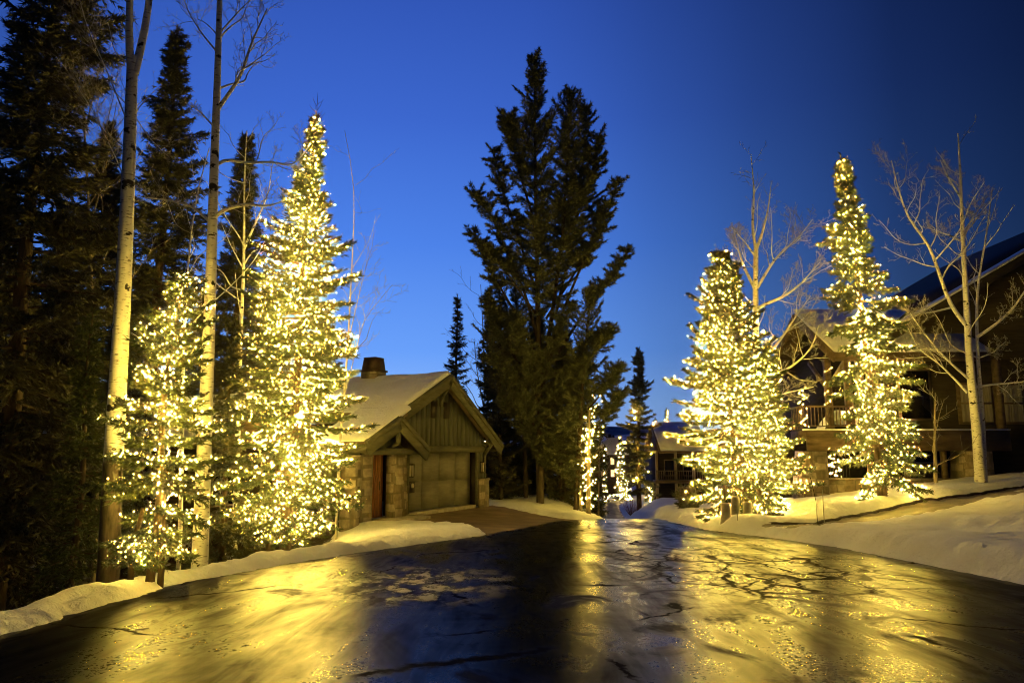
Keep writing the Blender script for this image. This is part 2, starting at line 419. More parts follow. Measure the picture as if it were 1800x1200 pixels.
def height(x, y, bare=False):
    x = np.asarray(x, float); y = np.asarray(y, float)
    z = zr(y)
    dl, dr = xL(y) - x, x - xR(y)
    dl = dl + .12 * vnoise(x, y, 1.1, 1) + .09 * vnoise(x, y, 4, 2)
    dr = dr + .12 * vnoise(x, y, .9, 3) + .05 * vnoise(x, y, 4, 5)
    out = z - .05
    # left: ploughed bank, then the forest drops away; level ground round the garage
    wh = sst(14.5, 19.0, y) * sst(120, 60, y)
    s, b = house_local(x, y); f = np.maximum(-b, 0)
    bank = .17 * sst(-.02, .30, dl) + .10 * vnoise(x, y, 1.7, 6) * sst(.1, .6, dl) + .09 * vnoise(x, y, 4.2, 7) * sst(0, .2, dl) * sst(1.6, .6, dl) + .075 * vnoise(x, y, 8.5, 15) * sst(0, .08, dl) * sst(.7, .35, dl)
    bank = bank + .10 * sst(.3, .9, dl) * sst(11, 15, y)
    forest = -.42 * np.clip(dl - .62, 0, 6.5) * (1 - wh)
    t = sst(0, 1, dl / (np.maximum(dl, 0) + f + 1e-3))
    lev = np.where(dl > 0, t * (HZ - .12 - z), 0) * wh * sst(50, 38, y)
    dip = -.38 * sst(.75, 1.5, dl) * sst(11, 14, y) * sst(26, 20, y) * sst(-4.0, -4.8, x + .1 * (y - 17))
    side = dip - .28 * np.clip(-s - 3.2, 0, 4) * wh * sst(0, 3, b + 2)
    mk = drive_mask(x, y) if not bare else 1.0
    left = z - .05 + (bank * (1 - mk) * (1 - .45 * wh * sst(1.5, 4, dl)) + forest + side) + lev + .03 * mk
    # right: bank lip, then one plane climbing gently to the lodge, cut by the side drive
    lip = .16 * sst(-.02, .4, dr) * sst(2.5, .8, dr) + .08 * vnoise(x, y, 1.4, 8) * sst(.1, .8, dr) + .06 * vnoise(x, y, 4.2, 9) * sst(.05, .4, dr) + .06 * vnoise(x, y, 8.5, 16) * sst(0, .08, dr) * sst(.9, .4, dr) + .16 * vnoise(x, y, .33, 14) * sst(1, 3, dr)
    plane = -.449 + .109 * np.clip(x, 0, 20) - .0379 * y
    farz = z + .35 + 1.0 * sst(.3, 2.2, dr) * sst(36, 48, y) * sst(95, 70, y) + .10 * np.clip(dr, 0, 40) * sst(70, 90, y)
    w2 = sst(30, 40, y)
    surf = plane * (1 - w2) + farz * w2
    a, c = drive_coords(x, y)
    cut = sst(-1.1, -.8, c) * sst(1.20, .88, c) * sst(.2, 1.4, a) * sst(45, 40, a)
    lump = (.10 + .40 * np.clip(vnoise(x, y, .62, 11) + .16, 0, 1)) * sst(.95, 1.5, c) * sst(-1, 2, a) * sst(9, 4, c)
    k = sst(-.02, .55, dr)
    right = (z - .05) * (1 - k) + surf * k + lip - .17 * cut + lump
    h = np.where(dl > -.02, left, out); h = np.where(dr > -.02, right, h)
    far = sst(60, 160, y) * (2.5 * vnoise(x, y, .03, 12) + 1.0)
    return h + far * sst(0, 12, np.maximum(dl, dr))
def hz(x, y): return float(height(np.array([x]), np.array([y]))[0])

def axis(lo, a, b, hi, fine, grow=1.16):
    c = list(np.arange(a, b, fine)); s = fine
    while c[-1] < hi: s *= grow; c.append(c[-1] + s)
    s = fine; left = [a]
    while left[-1] > lo: s *= grow; left.append(left[-1] - s)
    return np.array(left[:0:-1] + c)
def sheet(name, X, Y, Z, mat, keep=None, fmat=None, mats=None, **kw):
    ny, nx = X.shape
    i = np.arange(ny - 1)[:, None] * nx + np.arange(nx - 1)[None]
    F = np.stack([i, i + 1, i + nx + 1, i + nx], -1).reshape(-1, 4)
    if keep is not None: F = F[keep.reshape(-1)]
    return mesh_np(name, np.stack([X, Y, Z], -1).reshape(-1, 3), [F], mat, smooth=True, fmat=fmat, mats=mats, **kw)
gx, gy = axis(-900, -7.5, 14, 900, .075, 1.12), axis(-60, 5, 27, 1200, .08, 1.1)
GX, GY = np.meshgrid(gx, gy)
GZ = height(GX, GY)
cxm, cym = (GX[:-1, :-1] + GX[1:, 1:]) / 2, (GY[:-1, :-1] + GY[1:, 1:]) / 2
fl = ((xL(cym) - cxm > .80 + .3 * vnoise(cxm, cym, 1.5, 21)) & (cym < 60) & ((cym < 15.5) | (cxm < -4.5 - .13 * (cym - 17) + .5 * vnoise(cxm, cym, .9, 22)))).reshape(-1)  # dark duff colour also stands in for shade on the ground behind the bank
tag(sheet("ground", GX, GY, GZ, SNOW, fmat=fl.astype(int), mats=[SNOW, FLOOR]), kind="structure")

ty = np.concatenate([np.arange(-30, 45, .4), np.arange(45, 260, 2.0)]); tt = np.linspace(0, 1, 30)
RX = xL(ty)[:, None] - .5 + (xR(ty) - xL(ty) + 1.0)[:, None] * tt[None]; RY = np.repeat(ty[:, None], 30, 1)
tag(sheet("road", RX, RY, zr(RY), ASPHALT), kind="structure")

# paved drive in front of the garage, icy drive on the right
ds, df = np.meshgrid(np.linspace(-8, 8, 150), np.linspace(-.05, 9.5, 90))
DX = HO[0] + ds * HS[0] - df * HB[0]; DY = HO[1] + ds * HS[1] - df * HB[1]
DZ = height(DX, DY, True) + .03
cX, cY = (DX[:-1, :-1] + DX[1:, 1:]) / 2, (DY[:-1, :-1] + DY[1:, 1:]) / 2
kp = (drive_mask(cX, cY) > .04) & (xL(cY) - cX > -.3)
tag(sheet("garage_drive", DX, DY, np.maximum(DZ, zr(DY) - .02), PAVER, keep=kp), kind="structure")
da, dc = np.meshgrid(np.linspace(.3, 22, 150), np.linspace(-1.0, 1.05, 16))
EX = DR0[0] + da * _dv[0] - dc * _dv[1]; EYY = DR0[1] + da * _dv[1] + dc * _dv[0]
keep = (xR((EYY[:-1, :-1] + EYY[1:, 1:]) / 2) < (EX[:-1, :-1] + EX[1:, 1:]) / 2 - .4)
tag(sheet("side_drive", EX, EYY, height(EX, EYY) + .014, GRAVEL_ICE, keep=keep), kind="structure")

ka = np.linspace(.9, 21, 160); kV = []  # shadow line of the cut snow edge, made as a thin dark strip
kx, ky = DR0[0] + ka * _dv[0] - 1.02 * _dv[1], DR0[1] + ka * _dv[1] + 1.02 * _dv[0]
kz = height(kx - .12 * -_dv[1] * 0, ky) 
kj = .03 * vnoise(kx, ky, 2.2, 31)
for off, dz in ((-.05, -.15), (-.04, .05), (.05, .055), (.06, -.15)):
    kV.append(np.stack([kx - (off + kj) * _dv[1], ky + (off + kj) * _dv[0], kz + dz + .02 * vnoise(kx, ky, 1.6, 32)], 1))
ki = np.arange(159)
tag(mesh_np("drive_edge_shade", np.concatenate(kV), [np.concatenate([np.stack([q * 160 + ki, q * 160 + ki + 1, (q + 1) * 160 + ki + 1, (q + 1) * 160 + ki], 1) for q in range(3)])], METAL_DARK, None, False), kind="structure")

# mountain ridge far down the valley and the wooded hill behind the house
mx, my = np.meshgrid(np.linspace(-1400, 1600, 160), np.linspace(900, 1900, 24))
MZ = -10 + (36 + 30 * vnoise(mx, my, .0022, 3) + 14 * vnoise(mx, my, .009, 4)) * sst(900, 1250, my) * 1.15 + 26 * sst(0, -900, mx) * sst(900, 1250, my)
tag(sheet("mountain", mx, my, MZ, MOUNTAIN), kind="structure")

# ------------------------------------------------------------------ trees
def tufts_mesh(name, P, D, mat, parent, off, ln, wd, k, spread=.75, seed=0):
    r = np.random.default_rng(seed)
    P = np.repeat(P, k, 0); D = np.repeat(D, k, 0); n = len(P)
    q = r.normal(size=(n, 3)); q -= D * (q * D).sum(1)[:, None]; q /= np.linalg.norm(q, axis=1)[:, None] + 1e-9
    an = r.uniform(.25, 1.0, n)[:, None] * spread
    nd = D * np.cos(an) + q * np.sin(an)
    sd = np.cross(nd, r.normal(size=(n, 3))); sd /= np.linalg.norm(sd, axis=1)[:, None] + 1e-9
    l = ln * r.uniform(.6, 1.25, n)[:, None]
    p0 = P - D * r.uniform(0, .6, n)[:, None] * ln
    V = np.stack([p0 + sd * wd / 2, p0 - sd * wd / 2, p0 + nd * l], 1).reshape(-1, 3) - np.asarray(off)
    F = np.arange(3 * n).reshape(-1, 3)
    return mesh_np(name, V, [F], mat, parent)

def unit(v): return v / (np.linalg.norm(v) + 1e-9)

def branch_twigs(r, pts, tuft, P, D, MBk, tlen, start=.18, spacing=.1, droop=.25, rad=.02):
    """side twigs with tufts along one limb"""
    pts = np.asarray(pts); seg = np.linalg.norm(np.diff(pts, axis=0), axis=1); cum = np.concatenate([[0], np.cumsum(seg)]); Ltot = cum[-1]
    at_ = lambda s: np.array([np.interp(s, cum, pts[:, i]) for i in range(3)])
    s = start * Ltot
    while s < Ltot:
        p = at_(s); d = unit(at_(min(s + .05, Ltot)) - at_(max(s - .05, 0)))
        sd = unit(np.cross(d, (0, 0, 1)))
        for sg in (-1, 1):
            fr = s / Ltot
            l = tlen * (1.1 - .75 * fr) * r.uniform(.55, 1.2)
            td = unit(d * r.uniform(.5, .9) + sd * sg * r.uniform(.6, 1.0) + np.array([0, 0, -droop * r.uniform(.2, 1.6) + .1]))
            n = max(2, int(l / tuft))
            f = (np.arange(n) + r.uniform(.3, .9)) / n
            q = p + td * (l * f)[:, None] + np.array([0, 0, -1.0]) * (droop * .45 * l * f ** 2)[:, None] + r.normal(size=(n, 3)) * .012
            P.append(q); D.append(np.repeat(td[None], n, 0))
        s += spacing * r.uniform(.7, 1.3)
    n = max(3, int(Ltot * (1 - start) / tuft))
    f = np.linspace(start, 1, n)
    q = np.stack([np.interp(f * Ltot, cum, pts[:, i]) for i in range(3)], 1)
    g = np.gradient(q, axis=0); g /= np.linalg.norm(g, axis=1)[:, None] + 1e-9
    P.append(q); D.append(g)

def spruce(base, H, R, label, seed, group=None, cb=.08, needle=NEEDLE, bark=BARK, tuft=.075, wsp=.26, per=7, k=10, ln=.10, wd=.016,
           prof=None, top_lean=(0, 0), twig=.40, droop=.25, lo=-22, hi=48, spiky_top=0.0, name="spruce_tree", gaps=.12, cat="tree", trunk_r=None, sp=None, build=True, stems=(), irr=1.0):
    """a conifer: trunk with limbs (one mesh) and a crown of needle sprays; returns root, limb polylines"""
    r = np.random.default_rng(seed)
    base = np.asarray(base, float)
    root = empty(name, base, 0, label, cat, group)
    tr = trunk_r or H * .013
    prof = prof or (lambda t: (1 - t) ** .8)
    mb = MB(); n = 14; tz = np.linspace(0, 1, n)
    axis_pts = base + np.stack([top_lean[0] * tz ** 1.5 + .03 * np.sin(tz * 9 + seed), top_lean[1] * tz ** 1.5 + .03 * np.cos(tz * 7 + seed), H * tz], 1)
    ax = lambda t: np.array([np.interp(t, tz, axis_pts[:, i]) for i in range(3)])
    full = np.vstack([axis_pts[0] - (0, 0, .35), axis_pts])
    mb.tube(full, np.concatenate([[tr * 1.25], tr * (1 - .93 * tz)]) + .006, 9)
    for sx, sy, sh in stems:
        q = [base + (sx, sy, -.3), base + (sx, sy, sh * .5), base + (sx * .6, sy * .6, sh)]
        mb.tube(q, [tr * .8, tr * .7, tr * .5], 7)
    P, D, limbs = [], [], []
    h = cb * H
    while h < H * .985:
        t = h / H
        cnt = max(3, int(round(per * (1 if t < .8 else .75))))
        a0 = r.uniform(0, 6.28)
        for i in range(cnt):
            if r.random() < gaps: continue
            az = a0 + i * 2 * math.pi / cnt + r.normal() * .22
            l = R * max(prof(min(max((t - cb) / (1 - cb), 0), 1)), .02) * (.82 + irr * .42 * (vnoise(az * 1.1 + seed, t * 6.0, 1.0, seed) * 2)) * r.uniform(.72, 1.2) + .05
            el = math.radians(lo + (hi - lo) * t ** 1.3 + r.normal() * 7)
            d = np.array([math.cos(az) * math.cos(el), math.sin(az) * math.cos(el), math.sin(el)])
            s = np.linspace(0, 1, 7)
            p = ax(min(1, t + r.normal() * .006)) + d * (l * s)[:, None]
            p[:, 2] += (-.16 * s ** 2 + .20 * s ** 4) * l * (1.2 - t) + 0
            p += (r.normal(size=3) * .03 * l)[None] * (s ** 2)[:, None]
            limbs.append(p)
            br = max(.005, min(tr * .35, .016 * l + .004))
            mb.tube(p, br * (1 - .8 * s), 4)
            branch_twigs(r, p, tuft, P, D, mb, min(twig, .12 + .34 * l), .12 if l < .5 else .2, sp or .055, droop)
        h += wsp * r.uniform(.75, 1.25) * (.55 + .45 * (1 - t))
    q = np.linspace(.9, 1.0, max(4, int(H * .1 / tuft)))
    P.append(np.stack([ax(t) for t in q])); D.append(np.repeat([[0, 0, 1.0]], len(q), 0))
    if spiky_top:
        for i in range(9):
            p0 = ax(.985) + (0, 0, .05 + .06 * i); d = unit(np.array([math.cos(i * 2.4), math.sin(i * 2.4), .8]))
            mb.tube([p0, p0 + d * .16, p0 + d * (.30 - .012 * i) + (0, 0, .05)], [.008, .006, .003], 4)
        mb.tube([ax(.97), ax(1.0) + (0, 0, spiky_top)], [.016, .004], 5)
    mb.build("trunk", bark, root, True, off=base)
    tufts_mesh("crown", np.concatenate(P), np.concatenate(D), needle, root, base, ln, wd, k, .8, seed)
    return root, limbs, axis_pts

def string_lights(label, limbs, size, spacing, seed, group=None, trunk=None, mat=None, singles=100, start=.2, out=.05, trunk_sp=.07, wire=True, name="string_lights", trunk_r=.1, jl=.06, dim=0.0):
    """a light string: wire (the thing itself) with its bulbs"""
    r = np.random.default_rng(seed + 1000); mat = mat or BULB
    B, mb = [], MB()
    for p in limbs:
        seg = np.linalg.norm(np.diff(p, axis=0), axis=1); cum = np.concatenate([[0], np.cumsum(seg)]); L = cum[-1]
        n = int(L * (1 - start) / spacing + r.random())
        if n < 1: continue
        s = start * L + (np.arange(n) + r.uniform(.1, .9, n)) * (L * (1 - start) / n)
        q = np.stack([np.interp(s, cum, p[:, i]) for i in range(3)], 1)
        j = r.normal(size=(n, 3)) * (out + jl * L * (1 - .7 * s / L))[:, None] * np.array([1, 1, .55])
        q = q + j; q[:, 2] += .015
        B.append(q)
        if wire and n > 1: mb.tube(q, .0028, 3)
    if trunk is not None:
        seg = np.linalg.norm(np.diff(trunk, axis=0), axis=1); cum = np.concatenate([[0], np.cumsum(seg)]); L = cum[-1]
        n = int(L / trunk_sp); s = np.linspace(.05, .97, n) * L
        q = np.stack([np.interp(s, cum, trunk[:, i]) for i in range(3)], 1)
        a = np.arange(n) * 1.9; rad = trunk_r * (1 - .7 * s / L) + .03
        q = q + np.stack([np.cos(a) * rad, np.sin(a) * rad, 0 * a], 1)
        B.append(q); mb.tube(q, .0028, 3)
    B = np.concatenate(B)
    base = B[np.argmin(B[:, 2])].copy()
    if mb.n == 0: mb.tube([B[0], B[min(1, len(B) - 1)] + (0, 0, .02)], .003, 3)
    root = mb.build(name, WIRE, None, False, off=base); root.location = base
    tag(root, label, "string lights", group)
    order = np.argsort(np.linalg.norm(B - CAM, axis=1))
    V0, F0 = ico(1.0)
    if singles:
        me = None
        for i in order[:singles]:
            if me is None:
                o = mesh_np("bulb", V0, [F0], mat, root, True); me = o.data
            else:
                o = bpy.data.objects.new("bulb", me); link(o, root)
            o.location = B[i] - base; o.scale = (size * min(1.8, .82 * math.exp(r.normal() * .45)),) * 3
    rest = order[singles:]
    if len(rest):
        sc = size * np.minimum(1.9, .76 * np.exp(r.normal(size=len(rest)) * .5))
        V = (V0[None] * sc[:, None, None] + (B[rest] - base)[:, None]).reshape(-1, 3)
        F = (F0[None] + (np.arange(len(rest)) * len(V0))[:, None, None]).reshape(-1, 3)
        o = mesh_np("bulbs", V, [F], mat, root, True, [mat, BULB_DIM], np.repeat(r.random(len(rest)) < dim, len(F0)).astype(int))
        tag(o, kind="stuff")
    return root

def grow(r, mb_t, mb_c, pts, r0, r1, depth, kids, klen, up=.35, seed_ang=0, start=.3, sides=8, rmin=.0032, spread=(.55, 1.1)):
    """a bare limb and its branching twigs"""
    pts = np.asarray(pts, float); n = len(pts) if depth <= 0 else max(len(pts), 6)
    seg = np.linalg.norm(np.diff(pts, axis=0), axis=1); cum = np.concatenate([[0], np.cumsum(seg)]); L = cum[-1]
    s = np.linspace(0, L, max(n * 2, 8) if depth >= 2 else n)
    q = np.stack([np.interp(s, cum, pts[:, i]) for i in range(3)], 1)
    if depth >= 2 and len(q) > 6:
        q[1:-1] = (q[:-2] + 2 * q[1:-1] + q[2:]) / 4
    rad = r0 + (r1 - r0) * (s / L)
    (mb_t if r0 > .011 else mb_c).tube(q, rad, sides if r0 > .02 else (5 if r0 > .01 else 3))
    if depth <= 0: return
    az = r.uniform(0, 6.28)
    for i in range(kids):
        f = start + (1 - start) * (i + r.uniform(.1, .9)) / kids
        p = np.array([np.interp(f * L, cum, pts[:, j]) for j in range(3)])
        d = unit(np.array([np.interp(min(1, f + .03) * L, cum, pts[:, j]) for j in range(3)]) - np.array([np.interp((f - .03) * L, cum, pts[:, j]) for j in range(3)]))
        az += 2.4 + r.normal() * .5
        a = unit(np.cross(d, r.normal(size=3) if abs(d[2]) > .95 else (0, 0, 1))); b = np.cross(d, a)
        an = r.uniform(*spread)
        dd = unit(d * math.cos(an) + (a * math.cos(az) + b * math.sin(az)) * math.sin(an) + np.array([0, 0, up * .3]))
        l = klen * L * (1.15 - .6 * f) * r.uniform(.6, 1.25)
        m = 6 if depth > 1 else 4; ss = np.linspace(0, 1, m)
        pp = p + dd * (l * ss)[:, None]
        pp[:, 2] += up * .28 * l * ss ** 2
        w = np.cumsum(r.normal(size=(m, 3)) * .05 * l, 0); w[0] = 0
        pp += w
        kr = max(rmin, min((r0 + (r1 - r0) * f) * .55, .012 * l + .002))
        grow(r, mb_t, mb_c, pp, kr, max(rmin * .7, kr * .25), depth - 1, max(3, int(kids * .62)), klen * .95, up, 0, .18, sides, rmin, spread)

def bare_tree(label, Y, stems, limbs, seed, mat=ASPEN, group=None, name="aspen_tree", kids=13, klen=.20, sub=5, lk=14, lklen=.30, depth=3, start=.35, dz=None, up=.35):
    """stems and limbs are lists of (pixel polyline, base width px, tip width px, sideways depth offset)"""
    r = np.random.default_rng(seed)
    px = Y / FPX; rm = .13 * Y / 740
    b0 = stems[0][0][0]; base = at(b0[0], b0[1], Y)
    base[2] = hz(base[0], base[1])
    root = empty(name, base, 0, label, "tree", group)
    t, c = MB(), MB()
    for (pl, w0, w1, off) in stems:
        pts = np.array([at(u, v, Y + off * i / max(1, len(pl) - 1)) for i, (u, v) in enumerate(pl)])
        if pl[0][1] > 700: pts = np.vstack([[pts[0][0], pts[0][1], min(pts[0][2], base[2]) - .3], pts])
        grow(r, t, c, pts, w0 * px / 2, w1 * px / 2, depth, kids, klen, up, 0, start, 10, .13 * Y / 740)
    for (pl, w0, w1, off) in limbs:
        pts = np.array([at(u, v, Y + off * i / max(1, len(pl) - 1)) for i, (u, v) in enumerate(pl)])
        grow(r, t, c, pts, w0 * px / 2, w1 * px / 2, depth, lk, lklen, up, 0, .25, 6, .13 * Y / 740)
    t.build("trunk", mat, root, True, off=base)
    if c.n: c.build("crown", TWIG, root, False, off=base)
    return root

def base_at(u, Y):
    p = at(u, 850, Y); x = p[0]
    return np.array([x, Y, hz(x, Y)])
def top_h(base, v_top, u=None):
    """height of a tree whose tip shows at photo row v_top"""
    return at(900, v_top, base[1])[2] - base[2]

# --- lit spruces -------------------------------------------------
LG = "string lights wound through the trees"
TG = "spruces hung with fairy lights"
b = base_at(508, 19.0)
root, limbs, ax_ = spruce(b, top_h(b, 205), 2.12, "tall lit spruce beside the garage, bare dark spike at its tip", 11, TG, cb=.085, prof=lambda t: (1 - t) ** .68 * (.72 + .28 * min(1, t * 5)),
                          spiky_top=.7, top_lean=(.30, 0), wsp=.30, per=8, tuft=.10, ln=.13, wd=.021, twig=.52, sp=.072, stems=[(-.42, .1, 2.6)])
string_lights("dense warm fairy lights through the tall spruce beside the garage", limbs, .0062, .028, 1, LG, ax_, trunk_sp=.022, dim=.68)
b = base_at(276, 10.75)
root, limbs, ax_ = spruce(b, top_h(b, 470), .93, "small slender lit spruce between the two white aspen trunks", 12, TG, cb=.11, prof=lambda t: (1 - t) ** .55 * (.75 + .25 * min(1, t * 5)),
                          top_lean=(.14, 0), wsp=.27, per=7, gaps=.25, tuft=.07, stems=[(.12, .05, 1.4), (-.28, .0, 1.0)])
string_lights("fairy lights strung along the thin spruce between the aspens", limbs, .0040, .020, 2, LG, ax_, trunk_sp=.016, dim=.58)
b = base_at(1292, 23.6)
root, limbs, ax_ = spruce(b, top_h(b, 445), 2.25, "broad lit spruce with three sawn stumps at its foot by the road", 13, TG, cb=.03, prof=lambda t: (1 - t) ** .56 * (.85 + .15 * min(1, t * 6)),
                          wsp=.27, per=9, tuft=.10, ln=.13, wd=.024, top_lean=(-.15, 0), gaps=.08, hi=62, lo=-16, stems=[(.35, .1, 1.8), (-.3, 0, 1.6), (.75, 0, 1.2)])
string_lights("thick warm fairy lights covering the broad roadside spruce", limbs, .0057, .030, 3, LG, ax_, trunk_sp=.026, dim=.68)
b = base_at(1352, 24.6)
root, limbs, ax_ = spruce(b, top_h(b, 610), 1.25, "short lit spruce leaning out from the broad one towards the lodge", 113, TG, cb=.03, prof=lambda t: (1 - t) ** .6, wsp=.27, per=7, tuft=.10, ln=.13, wd=.024, top_lean=(.2, 0), gaps=.25, lo=-20)
string_lights("fairy lights on the short spruce next to the broad roadside one", limbs, .0057, .036, 33, LG, ax_, trunk_sp=.05, dim=.6)
b = base_at(1548, 23.2)
root, limbs, ax_ = spruce(b, top_h(b, 270), 1.62, "tall narrow lit spruce with clear lower trunk in front of the lodge", 14, TG, cb=.08, prof=lambda t: ((1 - t) ** .72) * (.72 + .5 * abs(math.sin(t * 14 + .6)) * (t > .25) + .3 * (t <= .25)),
                          wsp=.30, per=7, tuft=.10, ln=.13, wd=.024, top_lean=(-.55, 0), gaps=.22, lo=-34, hi=35, droop=.5)
string_lights("warm fairy lights through the narrow spruce before the lodge", limbs, .0059, .029, 4, LG, ax_, trunk_sp=.024, dim=.68)

# --- bare aspens -------------------------------------------------
AG = "bare aspens by the road"
bare_tree("thick aspen with blackened base and a forked top at left", 11.3,
          [([(190, 1020), (199, 800), (212, 600), (222, 400), (228, 250), (233, 100)], 37, 19, 0),
           ([(231, 130), (226, 80), (228, 0), (236, -160), (240, -300)], 15, 4, -.3), ([(236, 130), (252, 70), (263, 0), (274, -140), (280, -280)], 16, 4, .4)],
          [([(226, 330), (200, 270), (165, 200), (135, 150)], 3, .8, .4), ([(230, 230), (190, 130), (150, 40), (130, -40)], 3, .8, -.5), ([(222, 260), (180, 230), (140, 140)], 2.5, .8, .9),
           ([(228, 190), (260, 240), (300, 280)], 2.5, .8, .5)],
          21, ASPEN_DARK, AG, kids=5, klen=.16, lk=13, lklen=.40, start=.75, depth=4)
bare_tree("straight white aspen with curving side limbs beside the small lit spruce", 12.2,
          [([(352, 982), (358, 800), (367, 600), (372, 450), (376, 300), (382, 150), (386, 0), (391, -180)], 28, 6, 0)],
          [([(371, 388), (382, 376), (400, 366), (435, 358), (470, 364), (500, 352)], 9, 2, -.4), ([(376, 296), (386, 284), (400, 279), (430, 287), (480, 284), (512, 293), (528, 278), (545, 254)], 7, 1.6, .5),
           ([(369, 390), (352, 374), (335, 362), (300, 352), (255, 347)], 6, 1.5, .6), ([(381, 195), (400, 168), (425, 132), (440, 80), (470, 15)], 8, 2, -.6),
           ([(380, 90), (355, 60), (330, 20), (315, -30)], 4, 1, .5), ([(385, 60), (420, 20), (450, -10)], 4, 1, .4), ([(378, 225), (350, 195), (325, 180)], 4, 1, -.5)],
          22, ASPEN, AG, kids=7, klen=.15, lk=13, lklen=.38, start=.68, depth=4)
bare_tree("faint slender bare aspen in the dark gap left of the thick forked aspen", 18.0, [([(172, 930), (166, 650), (158, 400), (146, 180), (128, -60)], 9, 1.5, 0)],
          [([(158, 400), (185, 300), (205, 180)], 3, 1, .4), ([(152, 280), (110, 180), (90, 90)], 3, 1, -.4), ([(160, 440), (120, 340), (110, 270)], 3, 1, .4), ([(150, 230), (175, 120), (180, 20)], 3, 1, -.3)],
          29, BARK_GREY, AG, kids=11, klen=.24, lk=12, lklen=.4, start=.4, depth=3)
bare_tree("slim pale aspen behind the tall lit spruce", 21.5, [([(415, 905), (418, 750), (422, 600), (430, 450), (428, 320), (434, 230)], 12, 2, 0)],
          [([(428, 440), (450, 390), (472, 340), (480, 280)], 5, 1, .4), ([(426, 470), (405, 430), (390, 395)], 3, 1, -.4)], 23, ASPEN, AG, kids=9, klen=.2, lk=7, start=.5)
bare_tree("thin leaning aspen sapling behind the small lit spruce", 16.0, [([(318, 930), (320, 700), (328, 480), (345, 330), (368, 260)], 9, 1.5, 0)], [], 24, ASPEN, AG, kids=9, klen=.2, start=.5)
bare_tree("whiplike bare sapling between the tall lit spruce and sky", 21.5, [([(592, 905), (598, 760), (610, 640), (618, 480), (625, 330), (606, 230)], 5, .8, 0)],
          [([(612, 600), (640, 480), (655, 430)], 2, .6, .3), ([(604, 700), (640, 560), (690, 500)], 2, .6, .3)], 25, TWIG, AG, kids=6, klen=.22, depth=2, start=.45)
bare_tree("golden bare aspen rising behind the broad lit roadside spruce", 27.0,
          [([(1338, 880), (1332, 700), (1328, 560), (1328, 480), (1329, 430)], 16, 8, 0), ([(1329, 440), (1322, 400), (1326, 340), (1320, 270)], 6, .8, .4), ([(1329, 440), (1340, 410), (1350, 370), (1356, 320)], 6, .8, -.4)],
          [([(1328, 545), (1345, 533), (1370, 526), (1404, 503), (1441, 461)], 7, 1.2, -.6), ([(1331, 506), (1352, 470), (1370, 446), (1404, 418), (1428, 386)], 6, 1.2, .6),
           ([(1326, 506), (1308, 470), (1298, 440), (1290, 405)], 6, 1.2, .5), ([(1327, 450), (1308, 424), (1286, 400)], 4, 1, -.4),
           ([(1334, 690), (1354, 663), (1395, 643), (1427, 612), (1440, 570)], 6, 1.2, -.9), ([(1334, 640), (1370, 600), (1410, 540), (1425, 520)], 6, 1.2, .7), ([(1340, 720), (1380, 690), (1430, 680)], 4, 1, -.9)],
          26, ASPEN, AG, kids=9, klen=.26, lk=14, lklen=.40, start=.3, depth=4)
bare_tree("twin stemmed bare aspen before the dark lodge at right", 25.6,
          [([(1724, 850), (1716, 740), (1706, 660), (1700, 560), (1696, 480), (1692, 420), (1688, 300), (1684, 235)], 19, 2, 0),
           ([(1731, 848), (1728, 740), (1718, 620), (1716, 512), (1726, 460), (1736, 400), (1744, 330)], 9, 1.5, .4)],
          [([(1697, 570), (1672, 540), (1652, 484), (1636, 436), (1616, 408), (1596, 384), (1578, 330), (1567, 282)], 8, 1.2, -.4), ([(1670, 541), (1632, 550), (1600, 550), (1580, 565)], 4, 1, -.6),
           ([(1705, 668), (1660, 628), (1620, 580), (1600, 550)], 5, 1.2, -.7), ([(1700, 690), (1688, 676), (1648, 636), (1616, 616), (1596, 576)], 4.5, 1, .5),
           ([(1718, 592), (1748, 572), (1780, 544), (1810, 498)], 6, 2, -.5), ([(1716, 680), (1740, 676), (1800, 671), (1850, 660)], 4.5, 1.5, .4), ([(1692, 425), (1672, 415), (1630, 400)], 4, 1, .5),
           ([(1694, 410), (1712, 380), (1732, 350)], 4, 1, .5), ([(1690, 350), (1665, 310), (1652, 280)], 4, 1, -.3), ([(1718, 630), (1745, 620), (1768, 600)], 3, 1, .2)],
          27, ASPEN, AG, kids=9, klen=.2, lk=13, lklen=.38, start=.4, depth=4)
bare_tree("short straight sapling on the snow mound before the lodge", 25.4, [([(1645, 852), (1644, 800), (1643, 740), (1644, 690)], 8, 1.5, 0)], [], 28, BARK_GREY, None, name="sapling", kids=9, klen=.35, depth=2, start=.2)

# --- dark evergreens on the left ----------------------------------
DG = "dark evergreens of the wood at left"
dark = dict(needle=NEEDLE_DARK, tuft=.12, ln=.17, wd=.038, k=7, sp=.11, wsp=.36, per=8, twig=.7, droop=.5)
def dark_spruce(u, Y, vt, Rpx, label, seed, **k):
    b = base_at(u, Y); kw = dict(dark); kw.update(k); kw.setdefault("group", DG)
    return spruce(b, top_h(b, vt), Rpx * Y / FPX, label, seed, **kw)
dark_spruce(5, 14.5, -230, 215, "huge dark spruce filling the left edge of the view", 31, cb=.13, prof=lambda t: (1 - t) ** .42, lo=-32, gaps=.2, per=8, wsp=.40, twig=.8, top_lean=(.1, 0))
dark_spruce(255, 24, 45, 112, "tall dark spruce rising between the two big aspens", 32, cb=.05, prof=lambda t: (1 - t) ** .55)
dark_spruce(400, 27, 235, 78, "narrow dark spruce behind the white aspen limbs", 33, cb=.05, prof=lambda t: (1 - t) ** .5)
dark_spruce(142, 25, 215, 115, "dark spruce behind the thick forked aspen", 34, cb=.04, prof=lambda t: (1 - t) ** .6)
